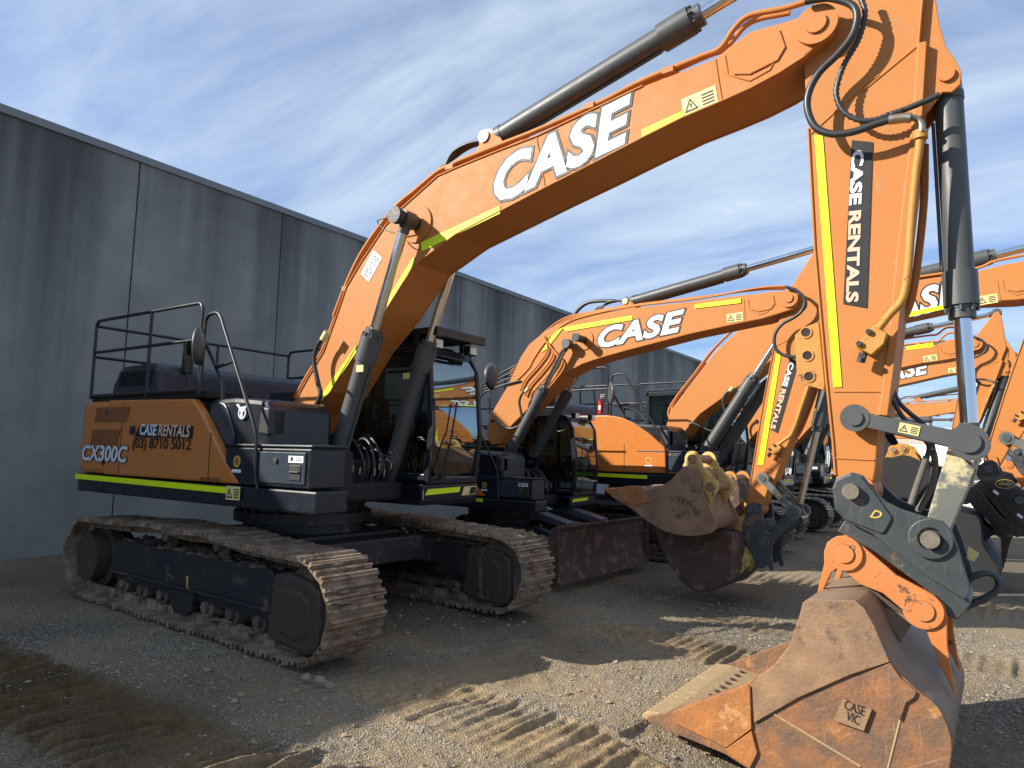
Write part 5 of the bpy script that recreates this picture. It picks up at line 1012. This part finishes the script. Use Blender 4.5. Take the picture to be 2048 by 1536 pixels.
for (px, py, r_, lab) in ((612, 1355, .045, 'flat stone at the near front corner of the track'), (640, 1360, .05, 'long grey stone beside the nearest track'), (660, 1372, .04, 'smaller grey stone in front of the nearest track')):
    d = CF+CR*(px-1024)/FPX-CU*(py-768)/FPX; t = -CAM[2]/d[2]; g_ = CAM+d*t
    m = MB(); v = [(g_[0]+r_*random.uniform(.8, 1.5)*math.cos(a), g_[1]+r_*random.uniform(.7, 1)*math.sin(a), .0) for a in [k*PI/4 for k in range(8)]]; v2 = [(g_[0]+(q[0]-g_[0])*.7, g_[1]+(q[1]-g_[1])*.7, .025) for q in v]
    m.add(v+v2, [tuple(range(8, 16))]+[(i, (i+1) % 8, (i+1) % 8+8, i+8) for i in range(8)]); tag(m.build('stone', 'clod', None, .006), lab, 'stone', 'stones by the track')
# ------------------------------------------------------------------ far background
def dirpt(px, py, dist):
    d = CF+CR*(px-1024)/FPX-CU*(py-768)/FPX; h = math.hypot(d[0], d[1]); return CAM+d*dist/h
a = dirpt(1770, 880, 95); b = dirpt(2300, 880, 80)
sh = empty('warehouse', 'long low cream warehouse far behind the row, under the utility pole', 'building', (a[0], a[1], 0), math.atan2(b[1]-a[1], b[0]-a[0]))
Lb = math.hypot(b[0]-a[0], b[1]-a[1]); MB().box(-3, Lb, 0, 14, 0, 5.3).build('wall', 'shed_cream', sh); MB().box(-3.3, Lb+.3, -.3, 14.3, 5.3, 5.75).build('roof', 'shed_roof', sh)
for k in range(5): MB().box(4+k*9, 8+k*9, -.06, -.01, 0, 3.6).build('roller_door', 'shed_door', sh)
p = dirpt(1862, 880, 70); pole = empty('utility_pole', 'thin wooden utility pole with crossarm, far off between the links', 'utility pole', (p[0], p[1], 0), 1.1)
MB().cyl((0, 0, 0), (0, 0, 6.55), .17, 10, .12).build('pole', 'pole_wood', pole); MB().box(-1.15, 1.15, -.08, .08, 5.9, 6.08).build('crossarm', 'pole_wood', pole)
ins = MB()
for x in (-1.0, -.4, .4, 1.0): ins.cyl((x, 0, 6.08), (x, 0, 6.26), .06, 8)
ins.build('insulator', 'frame_dark', pole)
wr = MB()
for x in (-1.0, .4, 1.0): wr.tube([(x, 0, 6.2), (x+15, -9, 5.6), (x+34, -20, 6.0)], .025, 5)
tag(wr.build('power_line', 'black_matt', pole))
# boundary fence and a white truck body glimpsed at the right edge
p = dirpt(2044, 960, 30); tk = empty('shipping_container', 'white container at the right edge of the yard, behind the machines', 'container', (p[0], p[1], 0), 1.0)
bm_ = MB().box(-1.2, 1.2, 0, 6, .1, 2.5)
for k in range(20): bm_.box(-1.23, -1.2, .15+k*.3, .3+k*.3, .2, 2.4)
bm_.build('body', 'white', tk); MB().box(-1.24, 1.24, -.04, .0, .08, 2.52).build('door', 'white', tk)
p = dirpt(2080, 960, 26); fn = empty('chain_link_fence', 'chain link yard fence behind the parked machines on the right', 'fence', (p[0]-5, p[1], 0), 0)
f_ = MB()
for k in range(9): f_.cyl((k*2.5, 12, 0), (k*2.5, 12, 1.9), .03, 8)
f_.build('post', 'steel_grey', fn); g_ = MB()
for k in range(110): g_.tube([(k*.18, 12, .05), (k*.18+.9, 12.0, 1.85)], .004, 3, curve=False); g_.tube([(k*.18+.9, 12.01, .05), (k*.18, 12.01, 1.85)], .004, 3, curve=False)
g_.build('mesh', 'steel_grey', fn)
